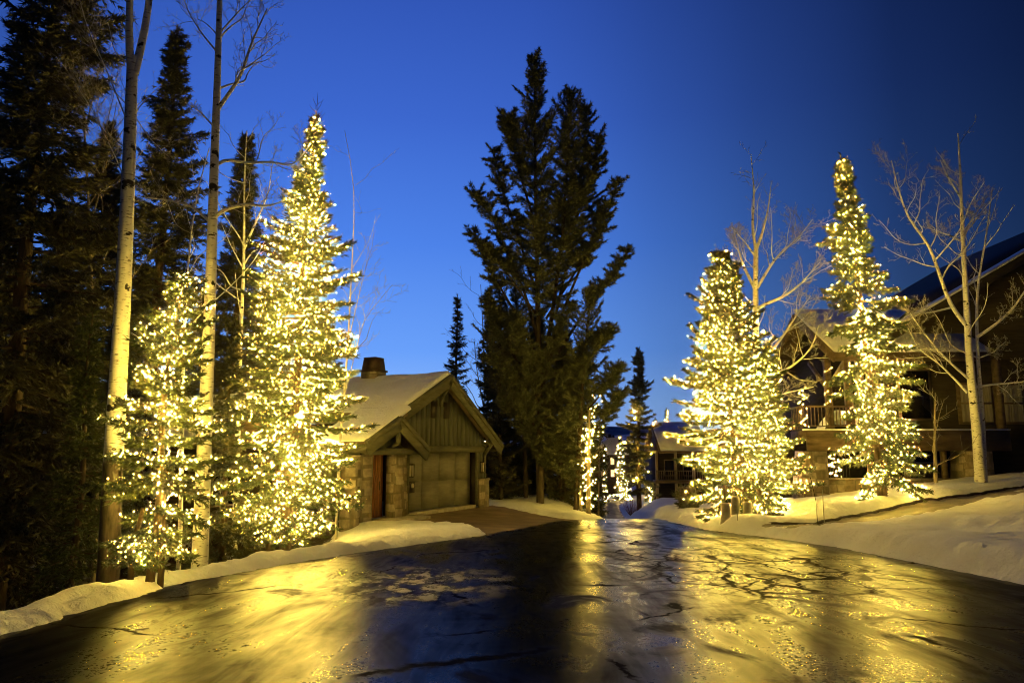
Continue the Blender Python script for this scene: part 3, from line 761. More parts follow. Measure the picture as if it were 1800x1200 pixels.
dark_spruce(140, 13.2, 545, 90, "half lit young spruce behind the thick aspen base", 35, needle=NEEDLE, cb=.03, tuft=.09, ln=.11, wd=.02, sp=.1, wsp=.3, twig=.4, prof=lambda t: (1 - t) ** .7, droop=.5)
dark_spruce(-40, 19, 330, 150, "broad drooping spruce low at the far left edge", 36, cb=.1, prof=lambda t: (1 - t) ** .7)
dark_spruce(395, 19.5, 560, 72, "low bushy spruce in shade between the white aspen and tall lit spruce", 37, cb=.02, prof=lambda t: (1 - t) ** .75)
dark_spruce(70, 28, 380, 130, "shadowed spruce deep in the wood at left", 38, cb=.02, prof=lambda t: (1 - t) ** .7)
dark_spruce(565, 40, 560, 90, "black spruce top showing just behind the garage chimney side of the wood", 39, cb=.02, prof=lambda t: (1 - t) ** .7)
dark_spruce(460, 34, 500, 110, "dark spruce hidden deep behind the tall lit spruce", 40, cb=.02, prof=lambda t: (1 - t) ** .7)
for i, (u, Y, vt) in enumerate([(-60, 34, 470), (30, 38, 520), (220, 36, 480), (345, 38, 500)]):
    dark_spruce(u, Y, vt, 95, "background spruce closing the dark wood at left", 41 + i, cb=.02, prof=lambda t: (1 - t) ** .7, group="background spruces closing the wood", wsp=.5, sp=.18, tuft=.18, ln=.28, wd=.08)

# --- the big pine clump in the middle -----------------------------
PG = "tall evergreens beside the garage"
def pine(Y, leaders, limbs, label, seed, needle=NEEDLE_PINE, tuft=.14, ln=.19, wd=.032, k=9, name="pine_tree", bark=BARK_PINE, col_r=.9, fol_from=.25, dens=1.0):
    """a conifer drawn by its leaders and long upswept limbs (pixel polylines)"""
    r = np.random.default_rng(seed); px = Y / FPX
    b0 = leaders[0][0][0]; base = at(b0[0], b0[1], Y); base[2] = hz(base[0], base[1])
    root = empty(name, base, 0, label, "tree", PG)
    mb = MB(); P, D = [], []
    def foliage_limb(p, l_tw):
        branch_twigs(r, p, tuft, P, D, mb, l_tw, .1, .16 / dens, .10)
    for (pl, w0, w1, off, f0, rad) in leaders:
        pts = np.array([at(u, v, Y + off * i / max(1, len(pl) - 1)) for i, (u, v) in enumerate(pl)])
        if pl[0][1] > 800: pts = np.vstack([[pts[0][0], pts[0][1], base[2] - .4], pts])
        mb.tube(pts, np.linspace(w0, w1, len(pts)) * px / 2, 8)
        seg = np.linalg.norm(np.diff(pts, axis=0), axis=1); cum = np.concatenate([[0], np.cumsum(seg)]); L = cum[-1]
        s = f0 * L; az = r.uniform(0, 6)
        while s < L:
            f = s / L; q = np.array([np.interp(s, cum, pts[:, i]) for i in range(3)])
            az += 2.4 + r.normal() * .4
            g = (f - f0) / (1 - f0)
            l = rad * (1 - g) ** .42 * (.55 + .45 * min(1, g * 8)) * r.uniform(.45, 1.25) * (1 + .55 * math.sin(s * 1.9 + seed) * math.sin(s * .7 + seed * 2)) + .1
            el = math.radians(8 + 45 * g + r.normal() * 10)
            d = np.array([math.cos(az) * math.cos(el), math.sin(az) * math.cos(el), math.sin(el)])
            ss = np.linspace(0, 1, 5); p = q + d * (l * ss)[:, None]; p[:, 2] += .22 * l * ss ** 2
            mb.tube(p, (.012 * l + .006) * (1 - .8 * ss), 4)
            foliage_limb(p, min(.55, .2 + .3 * l))
            s += .11 * r.uniform(.6, 1.4) / dens
    for (pl, w0, w1, off, f0) in limbs:
        pts = np.array([at(u, v, Y + off * i / max(1, len(pl) - 1)) for i, (u, v) in enumerate(pl)])
        s = np.linspace(0, len(pts) - 1, 16); pts = np.stack([np.interp(s, np.arange(len(pts)), pts[:, i]) for i in range(3)], 1)
        pts[1:-1] = (pts[:-2] + 2 * pts[1:-1] + pts[2:]) / 4
        mb.tube(pts, np.linspace(w0, w1, len(pts)) * px / 2, 6)
        n = len(pts)
        for i in range(int(n * f0), n):
            for _ in range(6):
                az = r.uniform(0, 6.28); el = r.uniform(-.1, 1.1); l = r.uniform(.35, 1.05) * (1.1 - .5 * i / n)
                d = np.array([math.cos(az) * math.cos(el), math.sin(az) * math.cos(el), math.sin(el)])
                ss = np.linspace(0, 1, 4); p = pts[i] + d * (l * ss)[:, None]; p[:, 2] += .15 * l * ss ** 2
                mb.tube(p, .012 * (1 - .8 * ss), 3)
                foliage_limb(p, .34)
        g = pts[int(n * f0):]; 
        branch_twigs(r, g, tuft, P, D, mb, .4, .0, .15, .05)
    mb.build("trunk", bark, root, True, off=base)
    tufts_mesh("crown", np.concatenate(P), np.concatenate(D), needle, root, base, ln, wd, k, .9, seed)
    return root

pine(34.0, [([(950, 897), (948, 700), (945, 520), (942, 360), (940, 230), (940, 105)], 17, 2, 0, .40, 1.9),
            ([(958, 640), (975, 520), (990, 400), (998, 280), (1002, 160)], 9, 2, -.6, .2, 1.6),
            ([(975, 560), (1005, 430), (1022, 320), (1031, 190)], 6, 2, .8, .25, 1.3)],
     [([(945, 600), (925, 520), (895, 450), (865, 380), (838, 345)], 6, 1.5, -.6, .45), ([(945, 520), (915, 430), (885, 340), (868, 268)], 6, 1.5, .5, .4), ([(942, 620), (900, 540), (865, 480), (832, 412)], 6, 1.5, .9, .5),
      ([(942, 400), (915, 310), (898, 240), (890, 208)], 5, 1.5, -.4, .35), ([(950, 640), (985, 560), (1020, 470), (1060, 400), (1084, 325)], 7, 1.5, -.7, .5), ([(955, 660), (1000, 590), (1040, 530), (1075, 490), (1104, 442)], 7, 1.5, .6, .5),
      ([(990, 430), (1020, 370), (1042, 300), (1050, 245)], 5, 1.5, .5, .4), ([(948, 560), (905, 500), (870, 450), (845, 440)], 5, 1.5, -1.2, .45), ([(960, 560), (1010, 480), (1040, 430), (1060, 370)], 5, 1.5, 1.2, .4), ([(945, 690), (900, 620), (870, 570), (855, 520)], 6, 1.5, .4, .4), ([(950, 770), (915, 700), (885, 655), (862, 632)], 5, 1.5, -.8, .15), ([(952, 745), (985, 690), (1012, 655), (1030, 630)], 5, 1.5, -.7, .15),
      ([(949, 800), (925, 750), (900, 725), (885, 700)], 4, 1.5, -1.0, .1), ([(952, 690), (965, 630), (985, 590), (1000, 540)], 5, 1.5, -.9, .15), ([(948, 720), (930, 650), (915, 600), (905, 560)], 5, 1.5, -1.1, .15), ([(951, 830), (970, 790), (985, 760), (1000, 745)], 4, 1.5, -.8, .1)],
     "great dark pine with several leaders, tallest tree beyond the garage", 51, dens=1.25)
pine(36.0, [([(925, 893), (922, 750), (912, 600), (905, 500), (902, 450)], 9, 2, 0, .25, 1.7)], [], "dark evergreen with thin pale trunk left under the great pine", 52)
pine(35.0, [([(880, 893), (878, 750), (880, 600), (878, 500)], 10, 2, 0, .04, 1.5)], [], "black evergreen close to the garage gable", 53, needle=NEEDLE_DARK)
pine(33.5, [([(1012, 900), (1018, 780), (1026, 650), (1034, 560), (1042, 500)], 11, 2, 0, .12, 1.55)],
     [([(1025, 730), (1050, 700), (1075, 670), (1086, 650)], 4, 1, -.4, .4), ([(1022, 780), (1050, 750), (1078, 720), (1090, 692)], 4, 1, .4, .45), ([(1030, 640), (1055, 610), (1072, 580)], 4, 1, .3, .4)],
     "shaggy evergreen at the right of the great pine, nearest the road", 54)
pine(36.5, [([(985, 895), (985, 780), (980, 660), (975, 600)], 9, 2, 0, .05, 1.2)], [], "low dark evergreen between the great pine and the roadside evergreen", 55, needle=NEEDLE_DARK)
for i, (u, Y, vt, Rp, lab) in enumerate([(866, 36.5, 560, 46, "low dense evergreen at the garage end of the clump"), (905, 38.5, 560, 48, "dense evergreen filling the clump left of the great pine"), (945, 39.5, 545, 50, "dense evergreen hidden behind the great pine trunk"),
                                         (990, 37.0, 580, 56, "dense low evergreen right of the great pine trunk"), (1026, 39.5, 600, 46, "small dense evergreen behind the wrapped roadside trunk")]):
    dark_spruce(u, Y, vt, Rp, lab, 160 + i, cb=.01, group=PG, needle=NEEDLE_PINE, prof=lambda t: (1 - t) ** .45, tuft=.18, ln=.26, wd=.06, sp=.17, wsp=.42)
dark_spruce(800, 46, 518, 34, "slim spruce against the sky behind the garage ridge", 56, cb=.06, group=PG, prof=lambda t: (1 - t) ** .6, wsp=.55, gaps=.25, tuft=.18, ln=.22, wd=.045, sp=.2)
bare_tree("faint bare sapling beside the slim spruce behind the garage", 44, [([(852, 880), (850, 750), (852, 640), (848, 560), (845, 500)], 4, 1, 0)], [([(850, 700), (862, 620), (868, 560)], 2.5, .8, 0), ([(851, 720), (838, 650), (834, 600)], 2.5, .8, 0)], 57, BARK_GREY, None, name="sapling", kids=8, klen=.25, start=.3)

# --- roadside trunks wrapped in lights at the end of the clump ------
for i, (u, Y, vt, w, lab) in enumerate([(1034, 32.0, 720, 10, "thick roadside trunk wrapped in lights beyond the garage drive"), (1021, 34.5, 690, 6, "thin trunk with sparse lights beside the wrapped trunk"),
                                        (1052, 37.0, 760, 3.5, "wiry bare trunk right of the wrapped trunk"), (1058, 40.0, 770, 3, "second wiry trunk, right edge of the clump by the road bend")]):
    b = base_at(u, Y); vb = HORIZON + (EYE - b[2]) / Y * FPX
    bare_tree(lab, Y, [([(u, vb), (u + 1, (vb + vt) / 2), (u + 2, vt)], w, w * .3, 0)], [], 60 + i, BARK_GREY, None, name="bare_tree", kids=9, klen=.22, depth=2, start=.45)
    if i < 2:
        z0 = b[2] + .2; r_ = w * Y / FPX / 2
        tz = np.linspace(0, 1, 60); L_ = (3.4, 2.2)[i]
        coil = np.stack([b[0] + np.cos(tz * 40) * (r_ + .07), Y + np.sin(tz * 40) * (r_ + .07), z0 + tz * L_], 1)
        string_lights(("bright lights coiled round the thick roadside trunk", "few lights dotted up the thin trunk by the clump")[i], [coil], .017, (.055, .5)[i], 60 + i, LG, start=0, out=.09 if i == 0 else .05, singles=0, mat=BULB_SOFT, jl=0)
        if i == 0:
            up_ = [np.stack([b[0] + r_ * 2 * np.sin(tz * 9) + .25, Y + 0 * tz, z0 + L_ * .9 + tz * 1.7], 1)]
            string_lights("lights hanging in the twigs above the wrapped roadside trunk", up_, .015, .08, 66, LG, start=0, out=.12, singles=0, mat=BULB_SOFT, jl=0)

# --- the road bend: dark spruce, far cabins, far lit trees ----------
b = base_at(1122, 58)
root, limbs, ax_ = spruce(b, top_h(b, 612), 1.75, "solitary dark spruce at the bend dotted with a few lights", 71, None, cb=.12, needle=NEEDLE_DARK, tuft=.22, ln=.28, wd=.07, wsp=.5, per=7, sp=.22,
                          prof=lambda t: (1 - t) ** .42 * (.75 + .25 * math.sin(t * 30)), top_lean=(.35, 0), trunk_r=.2)
string_lights("a few scattered lights on the solitary dark spruce", limbs[:int(len(limbs) * .7)], .030, 1.0, 71, LG, singles=0, start=.7, out=.1, wire=False)
FG = "small lit trees far down the road"
for i, (u, Y, vt, vb, Rp, lab) in enumerate([(1092, 128, 765, 862, 17, "far conical lit tree left of the solitary dark spruce"), (1175, 96, 718, 840, 13, "far lit spruce tip above the cabin roof"),
                                             (1155, 104, 735, 850, 9, "thin far lit tip between dark spruce and cabin"), (1064, 118, 782, 850, 4, "far thin lit column by the road bend at left"),
                                             (1147, 74, 795, 850, 7, "lit shrub tree beside the cabin porch"), (1103, 120, 842, 885, 10, "low lit bush spilling at the foot of the far tree"), (1142, 66, 850, 882, 6, "low lit bush at the cabin corner"),
                                             (1172, 72, 800, 845, 9, "lit shrub behind the cabin deck rail")]):
    p = at(u, vb, Y); g = p.copy(); g[2] = min(hz(p[0], p[1]), p[2]); H = at(u, vt, Y)[2] - g[2]
    root, limbs, ax_ = spruce(g, H, Rp * Y / FPX, lab, 80 + i, FG, cb=.05, tuft=.4, ln=.4, wd=.12, wsp=H * .055, per=7, sp=.45, k=4, prof=lambda t: (1 - t) ** .7)
    lb = [l for l in limbs if l[0][2] > p[2]] if i in (1, 2) else limbs
    string_lights(["glow of lights on the far conical tree", "lights on the far spruce tip over the cabin", "lights on the thin far tip by the cabin", "lights on the far thin column", "lights in the shrub beside the cabin porch", "lights in the low bush under the far tree",
                   "lights in the low bush at the cabin corner", "lights in the shrub behind the deck rail"][i], lb, .045 * Y / 100, (.42, .42, .42, .3, .28, .3, .26, .25)[i] * Y / 100 * 1.2, 80 + i, "string lights far down the road", singles=0, wire=False, mat=BULB_FAR, out=.1)

# ------------------------------------------------------------------ garage house
house = empty("garage_house", (HO[0], HO[1], HZ), HA, "green timber garage house with snowy gable roofs and stone piers", "house")
W, SL = 4.74, math.tan(math.radians(32.4))
RX0, RZ0 = 2.0, 5.22                       # ridge
EXR, EXL = 6.2, -1.2                      # eaves
SLL = (RZ0 - 2.60) / (RX0 + 3.38)           # the left slope is a catslide running down over the entry
EXE, EX, EZ = -3.38, -1.66, RZ0 - (RX0 + 1.66) * (RZ0 - 2.60) / (RX0 + 3.38)
roofz = lambda x: RZ0 - (x - RX0) * SL if x > RX0 else RZ0 - (RX0 - x) * SLL
wl = MB()
wl.box(W, 5.6, 0, .3, 0, 2.15); wl.box(-1.0, 0, 0, .3, 0, 2.15)
wl.prism([(-1.6, 2.15), (5.6, 2.15), (5.6, roofz(5.6) - .3), (RX0, RZ0 - .3), (-1.6, roofz(-1.6) - .3)], 'y', 0, .3)
wl.box(5.3, 5.6, .3, 9, -.6, roofz(5.6) - .3); wl.box(-1.0, -.7, 1.4, 9, -.6, 3.2)
wl.build("wall", METAL_DARK, house)
bt = MB()
x = -1.5
while x < 5.55:
    x1 = min(x + .285, 5.598); z1 = min(roofz(x), roofz(x1)) - .31; z0 = 2.42
    if z1 > z0 + .1:
        bt.prism([(x, z0), (x1, z0), (x1, roofz(x1) - .31), (x, roofz(x) - .31)], 'y', -.03, -.002)
    x += .32
for x in (W + .165, W + .45, W + .74): bt.box(x, min(x + .25, 5.6), -.03, -.002, .98, 2.155)
bt.build("board_siding", GREEN, house)
tr_ = MB(); tr_.box(-1.0, 5.62, -.09, -.003, 2.16, 2.40)
tr_.box(W + .003, W + .16, -.075, -.003, 0, 2.157); tr_.box(-.16, -.003, -.075, -.003, 0, 2.157)
tr_.build("door_trim", GREEN_TRIM, house)
dm = MB(); dm.box(0.004, W - .004, .24, .29, 0.03, 2.145)
for i in range(4):
    x0 = .03 + i * (W - .06) / 4; x1 = x0 + (W - .06) / 4 - .010
    for z0, z1 in ((.05, 1.07), (1.078, 2.12)): dm.box(x0, x1, .232, .239, z0, z1)
gd = dm.build("garage_door", DOOR_GREEN, house)
sl = MB(); sl.box(0.0, W, -.06, .235, -.25, .022); sl.build("threshold", CONCRETE, house)
# roofs: dark deck, broad fascia boards, snow on top
def roof_slab(mb, xr, zr_, xe, ze, y0, y1, th, lift=0.0):
    n = np.array([-(ze - zr_), (xe - xr)]); n = n / np.linalg.norm(n); n = n if n[1] > 0 else -n
    a, b_ = np.array([xr, zr_]) + n * lift, np.array([xe, ze]) + n * lift
    a1 = np.array([xr, a[1] + th / max(.3, n[1])])
    poly = [tuple(a), tuple(b_), tuple(b_ + n * th), tuple(a1)]
    mb.prism(poly, 'y', y0, y1)
GYB = 8.5
rf = MB()
roof_slab(rf, RX0, RZ0 - .24, EXR, roofz(EXR) - .24, -.46, GYB, .12); roof_slab(rf, RX0, RZ0 - .24, EXL, roofz(EXL) - .24, -.46, GYB, .12)
roof_slab(rf, EXL, roofz(EXL) - .24, EXE, 2.60 - .24, -.80, 1.35, .12); roof_slab(rf, EX, EZ - .26, .05, EZ - .26 - (.05 - EX) * .62, -.80, -.04, .10)
rf.build("roof", TIMBER, house)
fb = MB()
for xa, xe in ((RX0, EXR), (RX0, EX)):
    fb.beam((xa, -.48, roofz(xa) - .30), (xe, -.48, roofz(xe) - .30), .07, .46); fb.beam((xa, -.54, roofz(xa) - .15), (xe, -.54, roofz(xe) - .15), .05, .16)
for xa, za, xe, ze in ((EX, EZ, EXE, 2.60), (EX, EZ, .07, EZ - 1.73 * .62)):
    fb.beam((xa, -.82, za - .28), (xe, -.82, ze - .28), .07, .50); fb.beam((xa, -.88, za - .12), (xe, -.88, ze - .12), .05, .15)
fb.beam((EXR, -.46, roofz(EXR) - .25), (EXR, GYB, roofz(EXR) - .25), .08, .26); fb.beam((EXL, 1.36, roofz(EXL) - .25), (EXL, GYB, roofz(EXL) - .25), .08, .26)
fb.beam((EXE, -.80, 2.60 - .28), (EXE, 1.35, 2.60 - .28), .08, .34)
fb.beam((-3.2, -.55, 2.20), (-.2, -.55, 2.20), .16, .22)
fb.build("fascia", GREEN_TRIM, house)
kp_ = MB(); kp_.beam((EX, -.76, EZ - .98), (EX, -.76, EZ - .42), .12, .12, (0, 1, 0)); kp_.beam((EX, -.74, EZ - .95), (EX, -.12, EZ - 1.3), .10, .12); kp_.build("king_post", GREEN_TRIM, house)
def snow_slab(name, xr, zr_, xe, ze, y0, y1, th, seed, ny=70, nx=40):
    """a lumpy snow blanket lying on a roof slope"""
    u = np.linspace(0, 1, nx); v = np.linspace(0, 1, ny); U, Vv = np.meshgrid(u, v)
    X = xr + (xe - xr) * U; Yy = y0 + (y1 - y0) * Vv
    wob = .06 * vnoise(Yy, U * 0 + seed, 1.3, seed) * (U > .97) + .05 * vnoise(X, X * 0 + seed, 1.7, seed) * (Vv < .02)
    X = X + wob * np.sign(xe - xr)
    Z = zr_ + (ze - zr_) * U
    edge = np.minimum(np.minimum(1, (1 - U) * abs(xe - xr) / .14), np.minimum(1, (Vv) * (y1 - y0) / .14))
    T = th * (.25 + .75 * np.sqrt(np.clip(edge, 0, 1))) * (1 + .5 * vnoise(X, Yy, .9, seed) + .25 * vnoise(X, Yy, 3, seed + 1))
    top = np.stack([X, Yy, Z + T], -1).reshape(-1, 3); bot = np.stack([X, Yy, Z], -1).reshape(-1, 3)
    i = np.arange(ny - 1)[:, None] * nx + np.arange(nx - 1)[None]
    F = np.stack([i, i + 1, i + nx + 1, i + nx], -1).reshape(-1, 4)
    if xe < xr: F = F[:, ::-1]
    n = ny * nx
    ring = np.concatenate([np.arange(nx), np.arange(2, ny + 1) * nx - 1, (ny * nx - 2 - np.arange(nx - 1)), np.arange(ny - 2, 0, -1) * nx])
    R2 = np.roll(ring, -1)
    side = np.stack([ring, ring + n, R2 + n, R2], 1)
    if xe < xr: side = side[:, ::-1]
    return mesh_np(name, np.concatenate([top, bot]), [np.concatenate([F, F[:, ::-1] + n, side])], SNOW, house, True)
snow_slab("roof_snow", RX0 - .02, RZ0 - .085, EXL - .02, roofz(EXL) - .085, -.50, GYB, .13, 1)
snow_slab("roof_snow", RX0 + .02, RZ0 - .085, EXR - .25, roofz(EXR - .25) - .085, -.40, GYB, .09, 2)
snow_slab("entry_snow", EXL + .12, roofz(EXL + .12) - .085, EXE - .02, 2.60 - .085, -.86, 1.38, .13, 3, 40, 30)
snow_slab("entry_snow", EX - .12, EZ - .09, -.35, EZ - .09 - (-.35 - EX) * .62, -.84, -.06, .10, 4, 20, 24)
eg = MB(); eg.prism([(-2.9, 2.31), (-.4, 2.31), (EX, EZ - .42)], 'y', -.12, -.04); eg.box(-3.4, -1.62, .9, 1.1, -.3, 2.35); eg.build("entry_wall", GREEN, house)
# stone piers, wooden entry leaf, porch, small gable details
def pier(x0, x1, y0, y1, z0, z1, name="stone_pier", cap=True):
    p = MB(); p.box(x0, x1, y0, y1, z0, z1)
    if cap: p.box(x0 - .03, x1 + .03, y0 - .03, y1 + .03, z1, z1 + .07)
    return p.build(name, STONE, house)
pier(-3.42, -2.60, -.46, -.0, -.85, 2.085, cap=False); pier(-1.34, -.48, -.30, -.05, -.3, 2.085, cap=False)
pier(-.46, -.165, -.14, -.003, -.2, .92); pier(4.92, 5.66, -.16, -.05, -.2, 1.0)
pl = MB(); pl.box(-3.75, -3.425, -.62, -.1, -1.1, 1.9); pl.build("stone_buttress", STONE, house)
pd = MB()
for i in range(11): pd.box(-2.58 + i * .112, -2.58 + i * .112 + .104, .08 - .012 * (i % 2), .14, .0, 2.08)
pdo = pd.build("entry_door", DOOR_WOOD, house)
h_ = MB(); h_.tube([(-1.6, .03, .9), (-1.6, .02, 1.2)], .015, 6); h_.build("handle", METAL_DARK, pdo)
po = MB(); po.box(-2.62, -.0, -1.0, .14, -.6, -.02); po.box(-2.62, -.3, -1.4, -1.002, -.7, -.16); po.build("porch", CONCRETE, house)
for x in (RX0, 5.4):
    zb = roofz(x) - .55; br_ = MB()
    br_.beam((x, -.46, zb + .02), (x, -.02, zb + .02), .12, .14); br_.beam((x, -.42, zb), (x, -.04, zb - .5), .10, .12); br_.box(x - .07, x + .07, -.1, -.046, zb - .75, zb)
    br_.build("bracket", GREEN_TRIM, house)
for x in (1.36, 2.24):
    ve = MB(); ve.box(x, x + .4, -.06, -.002, 3.45, 4.1); ve.build("gable_vent", METAL_DARK, house)
for x in (-.34, W + .42):
    la = MB(); la.box(x - .09, x + .09, -.47 if x < 0 else -.20, -.33 if x < 0 else -.06, 1.72, 1.76); la.box(x - .08, x + .08, -.46 if x < 0 else -.19, -.34 if x < 0 else -.07, 1.30, 1.33)
    for a in (-.08, .065): la.box(x + a, x + a + .015, -.46 if x < 0 else -.19, -.445 if x < 0 else -.175, 1.33, 1.72)
    lo_ = la.build("wall_lantern", METAL_DARK, house)
    lg = MB(); lg.box(x - .06, x + .06, -.44 if x < 0 else -.17, -.345 if x < 0 else -.075, 1.335, 1.715); lg.build("lantern_glass", LANTERN_GLASS, lo_)
nb = MB(); nb.box(-.36, -.10, -.37, -.325, .75, 1.15); nb.build("number_plate", METAL_DARK, house)
nd = MB(); nd.tube([(-.23, -.378, 1.0), (-.23, -.385, 1.0)], [.09, .09], 12); nd.prism([(-.3, .93), (-.16, .93), (-.16, 1.07), (-.3, 1.07)], 'y', -.384, -.374); nd.build("plate_disc", LANTERN_GLASS, house)
el = MB(); el.tube([(5.42, -.10, 2.62), (5.42, -.10, 2.70), (5.42, -.04, 2.78)], [.045, .035, .02], 8); elo = el.build("eave_lamp", METAL_DARK, house)
el = MB(); V_, F_ = ico(.032); el.add(V_ + np.array([5.42, -.10, 2.60]), F_); el.build("lamp_bulb", PORCH_LAMP, elo)
# chimney
ch = MB(); ch.box(1.75, 2.5, 3.0, 3.7, 3.5, 5.42); chm = ch.build("chimney", STONE, house)
cc = MB(); cc.box(1.70, 2.55, 2.95, 3.75, 5.422, 5.50); cc.prism([(1.76, 5.50), (2.49, 5.50), (2.37, 5.98), (1.88, 5.98)], 'y', 3.02, 3.68); cc.box(1.83, 2.42, 3.05, 3.65, 5.98, 6.02); cc.build("chimney_cap", RUST, chm)
# rear wing that shows between the branches of the lit tree
rw = MB(); rw.box(-6.5, -1.02, 3.2, 12, -1.6, 2.5); rw.build("rear_wall", WALL_DARK, house)
rr = MB(); rr.prism([(-7.0, 2.4), (-1.6, 2.4), (-4.2, 4.0)], 'y', 2.7, 12.4); rr.build("rear_roof", TIMBER, house)
snow_slab("rear_roof_snow", -4.2, 4.02, -7.05, 2.42, 2.65, 12.4, .12, 6, 40, 20); snow_slab("rear_roof_snow", -4.2, 4.02, -1.5, 2.42, 2.65, 12.4, .12, 7, 40, 20)
for x in (-5.4, -3.4):
    wn = MB(); wn.box(x - .5, x + .5, 3.14, 3.196, .5, 1.9); wo = wn.build("window", TIMBER, house)
    pn = MB(); pn.box(x - .43, x + .43, 3.125, 3.138, .57, 1.83); pn.build("pane", GLASS, wo)

# ------------------------------------------------------------------ lodge on the right
LX, LY = 12.0, 31.0
lodge = empty("lodge", (LX, LY, 0), 0, "big dark timber lodge with stone base, snowy wing roof and balcony behind the lit trees", "house")
bx = lambda mb, *a: mb.box(*a)
lw = MB(); lw.box(2.1, 34, 0.3, 14, -1.5, 5.4); lw.box(.3, 2.098, 0.3, 14, -1.5, 2.0)
lw.prism([(3.0, 5.4), (34, 5.4), (15.5, 12.7)], 'y', .35, 14)
lw.build("wall", WALL_DARK, lodge)
# big front gable roof: left rake runs up out of the picture
br = MB()
def rake(mb, xa, za, xb, zb, y0, y1, th):
    mb.prism([(xa, za), (xb, zb), (xb, zb + th), (xa, za + th)], 'y', y0, y1)
rake(br, 2.2, 5.30, 15.5, 12.85, -.9, 15, .3); rake(br, 15.5, 12.85, 35, 2.4, -.9, 15, .3)
br.build("roof", WALL_DARK, lodge)
bs = MB(); rake(bs, 2.15, 5.604, 15.5, 13.154, -.94, .3, .06); bs.build("roof_snow", SNOW, lodge)
bf = MB(); bf.beam((2.2, -.96, 5.40), (15.5, -.96, 12.95), .08, .34); bf.build("fascia", WALL_DARK, lodge)
# wing with the snow slope facing the road, gable end to the left
wr = MB(); ry, rz_, fy_, fz_ = 3.0, 7.7, -1.0, 5.35
wr.prism([(ry, rz_), (fy_, fz_), (fy_, fz_ + .22), (ry, rz_ + .22)], 'x', 1.2, 7.5); wr.prism([(ry, rz_), (7, fz_), (7, fz_ + .22), (ry, rz_ + .22)], 'x', 1.2, 7.5)
wr.build("wing_roof", TIMBER, lodge)
ws = MB(); ws.prism([(ry, rz_ + .224), (fy_ - .04, fz_ + .20), (fy_ - .04, fz_ + .36), (ry, rz_ + .40)], 'x', 1.16, 7.5); ws.build("wing_snow", SNOW, lodge)
wf = MB(); wf.beam((1.18, ry, rz_ - .02), (1.18, fy_, fz_ - .02), .08, .42); wf.beam((1.18, ry, rz_ - .02), (1.18, 7, fz_ - .02), .08, .42); wf.beam((1.2, fy_ - .02, fz_), (7.5, fy_ - .02, fz_), .08, .34)
wf.build("wing_fascia", TIMBER, lodge)
wg = MB(); wg.prism([(-.0, 2.4), (6, 2.4), (6, 5.8), (3, 7.5), (.0, 5.8)], 'x', 1.9, 2.08); wg.build("wing_gable", WALL_DARK, lodge)
# deck, stone below
dk = MB(); dk.box(-.3, 7.9, -1.2, .29, 2.02, 2.36); dk.box(-.25, 7.9, -1.25, -1.202, 1.55, 2.30); dk.build("deck", TIMBER, lodge)
dsn = MB(); dsn.box(-.3, 7.9, -1.28, -1.0, 2.364, 2.42); dsn.build("deck_snow", SNOW, lodge)
for x0, x1, w in ((-.35, .42, .35), (6.05, 6.95, .2)):
    sp_ = MB(); sp_.prism([(x0 - w, -1.3), (x1 + .05, -1.3), (x1, 1.54), (x0, 1.54)], 'y', -1.5, -.2); sp_.build("stone_pier", STONE, lodge)
lwall = MB(); lwall.box(.50, 5.9, -1.0, -.5, -1.3, .38); lwall.box(.50, 5.94, -1.05, -.46, .382, .46); lwall.build("stone_parapet", STONE, lodge)
dko = MB(); dko.box(.5, 6.2, .20, .296, .2, 1.95); dko.build("dark_opening", GLASS, lodge)
gt = MB()
for i in range(9): gt.tube([(.55 + i * .13, -.8, .46), (.55 + i * .13, -.8, 1.5)], .012, 5)
gt.box(.5, 1.7, -.82, -.78, 1.42, 1.47); gt.build("grille", METAL_DARK, lodge)
for x in (2.42, 3.9, 5.4): 
    ps = MB(); ps.box(x - .09, x + .09, -.9, -.72, .462, 2.018); ps.build("post", TIMBER, lodge)
rl = MB(); rl.box(-.3, 2.9, -1.2, -1.12, 3.28, 3.36); rl.box(-.3, 2.9, -1.18, -1.14, 2.52, 2.56)
for i in range(22): rl.box(-.28 + i * .145, -.25 + i * .145, -1.175, -1.145, 2.56, 3.28)
for i in range(7): rl.box(-.29, -.26, -.98 + i * .18, -.95 + i * .18, 2.4, 3.28)
rl.box(-.3, -.24, -1.12, .3, 3.28, 3.36); rl.build("railing", TIMBER, lodge)
for x in (.85, 1.65, 2.15, 7.75): 
    ps = MB(); ps.box(x - .12, x + .12, -1.1, -.86, 2.37, 5.25); ps.build("post", TIMBER, lodge)
bk = MB(); bk.beam((.85, -.98, 4.0), (.85, .8, 5.3), .12, .14); bk.build("bracket", TIMBER, lodge)
bk = MB(); bk.beam((.93, -.98, 4.2), (1.6, -.98, 5.2), .12, .14); bk.build("bracket", TIMBER_PALE, lodge)
cm = np.linspace(0, 1, 24)
CU, CV = np.meshgrid(cm, cm); 
ms = MB()
sx, sy = .55 + CU * 1.9, -1.08 + CV * 1.0
szz = 2.37 + .85 * np.clip(np.sin(CU * math.pi) * np.sin(CV * math.pi * .8 + .45), 0, 1) ** .6 * (1 + .5 * vnoise(sx, sy, 2.5, 3))
i = np.arange(23)[:, None] * 24 + np.arange(23)[None]
ms.add(np.stack([sx, sy, szz], -1), np.stack([i, i + 1, i + 25, i + 24], -1).reshape(-1, 4)); ms.build("balcony_snow", SNOW, lodge, True)
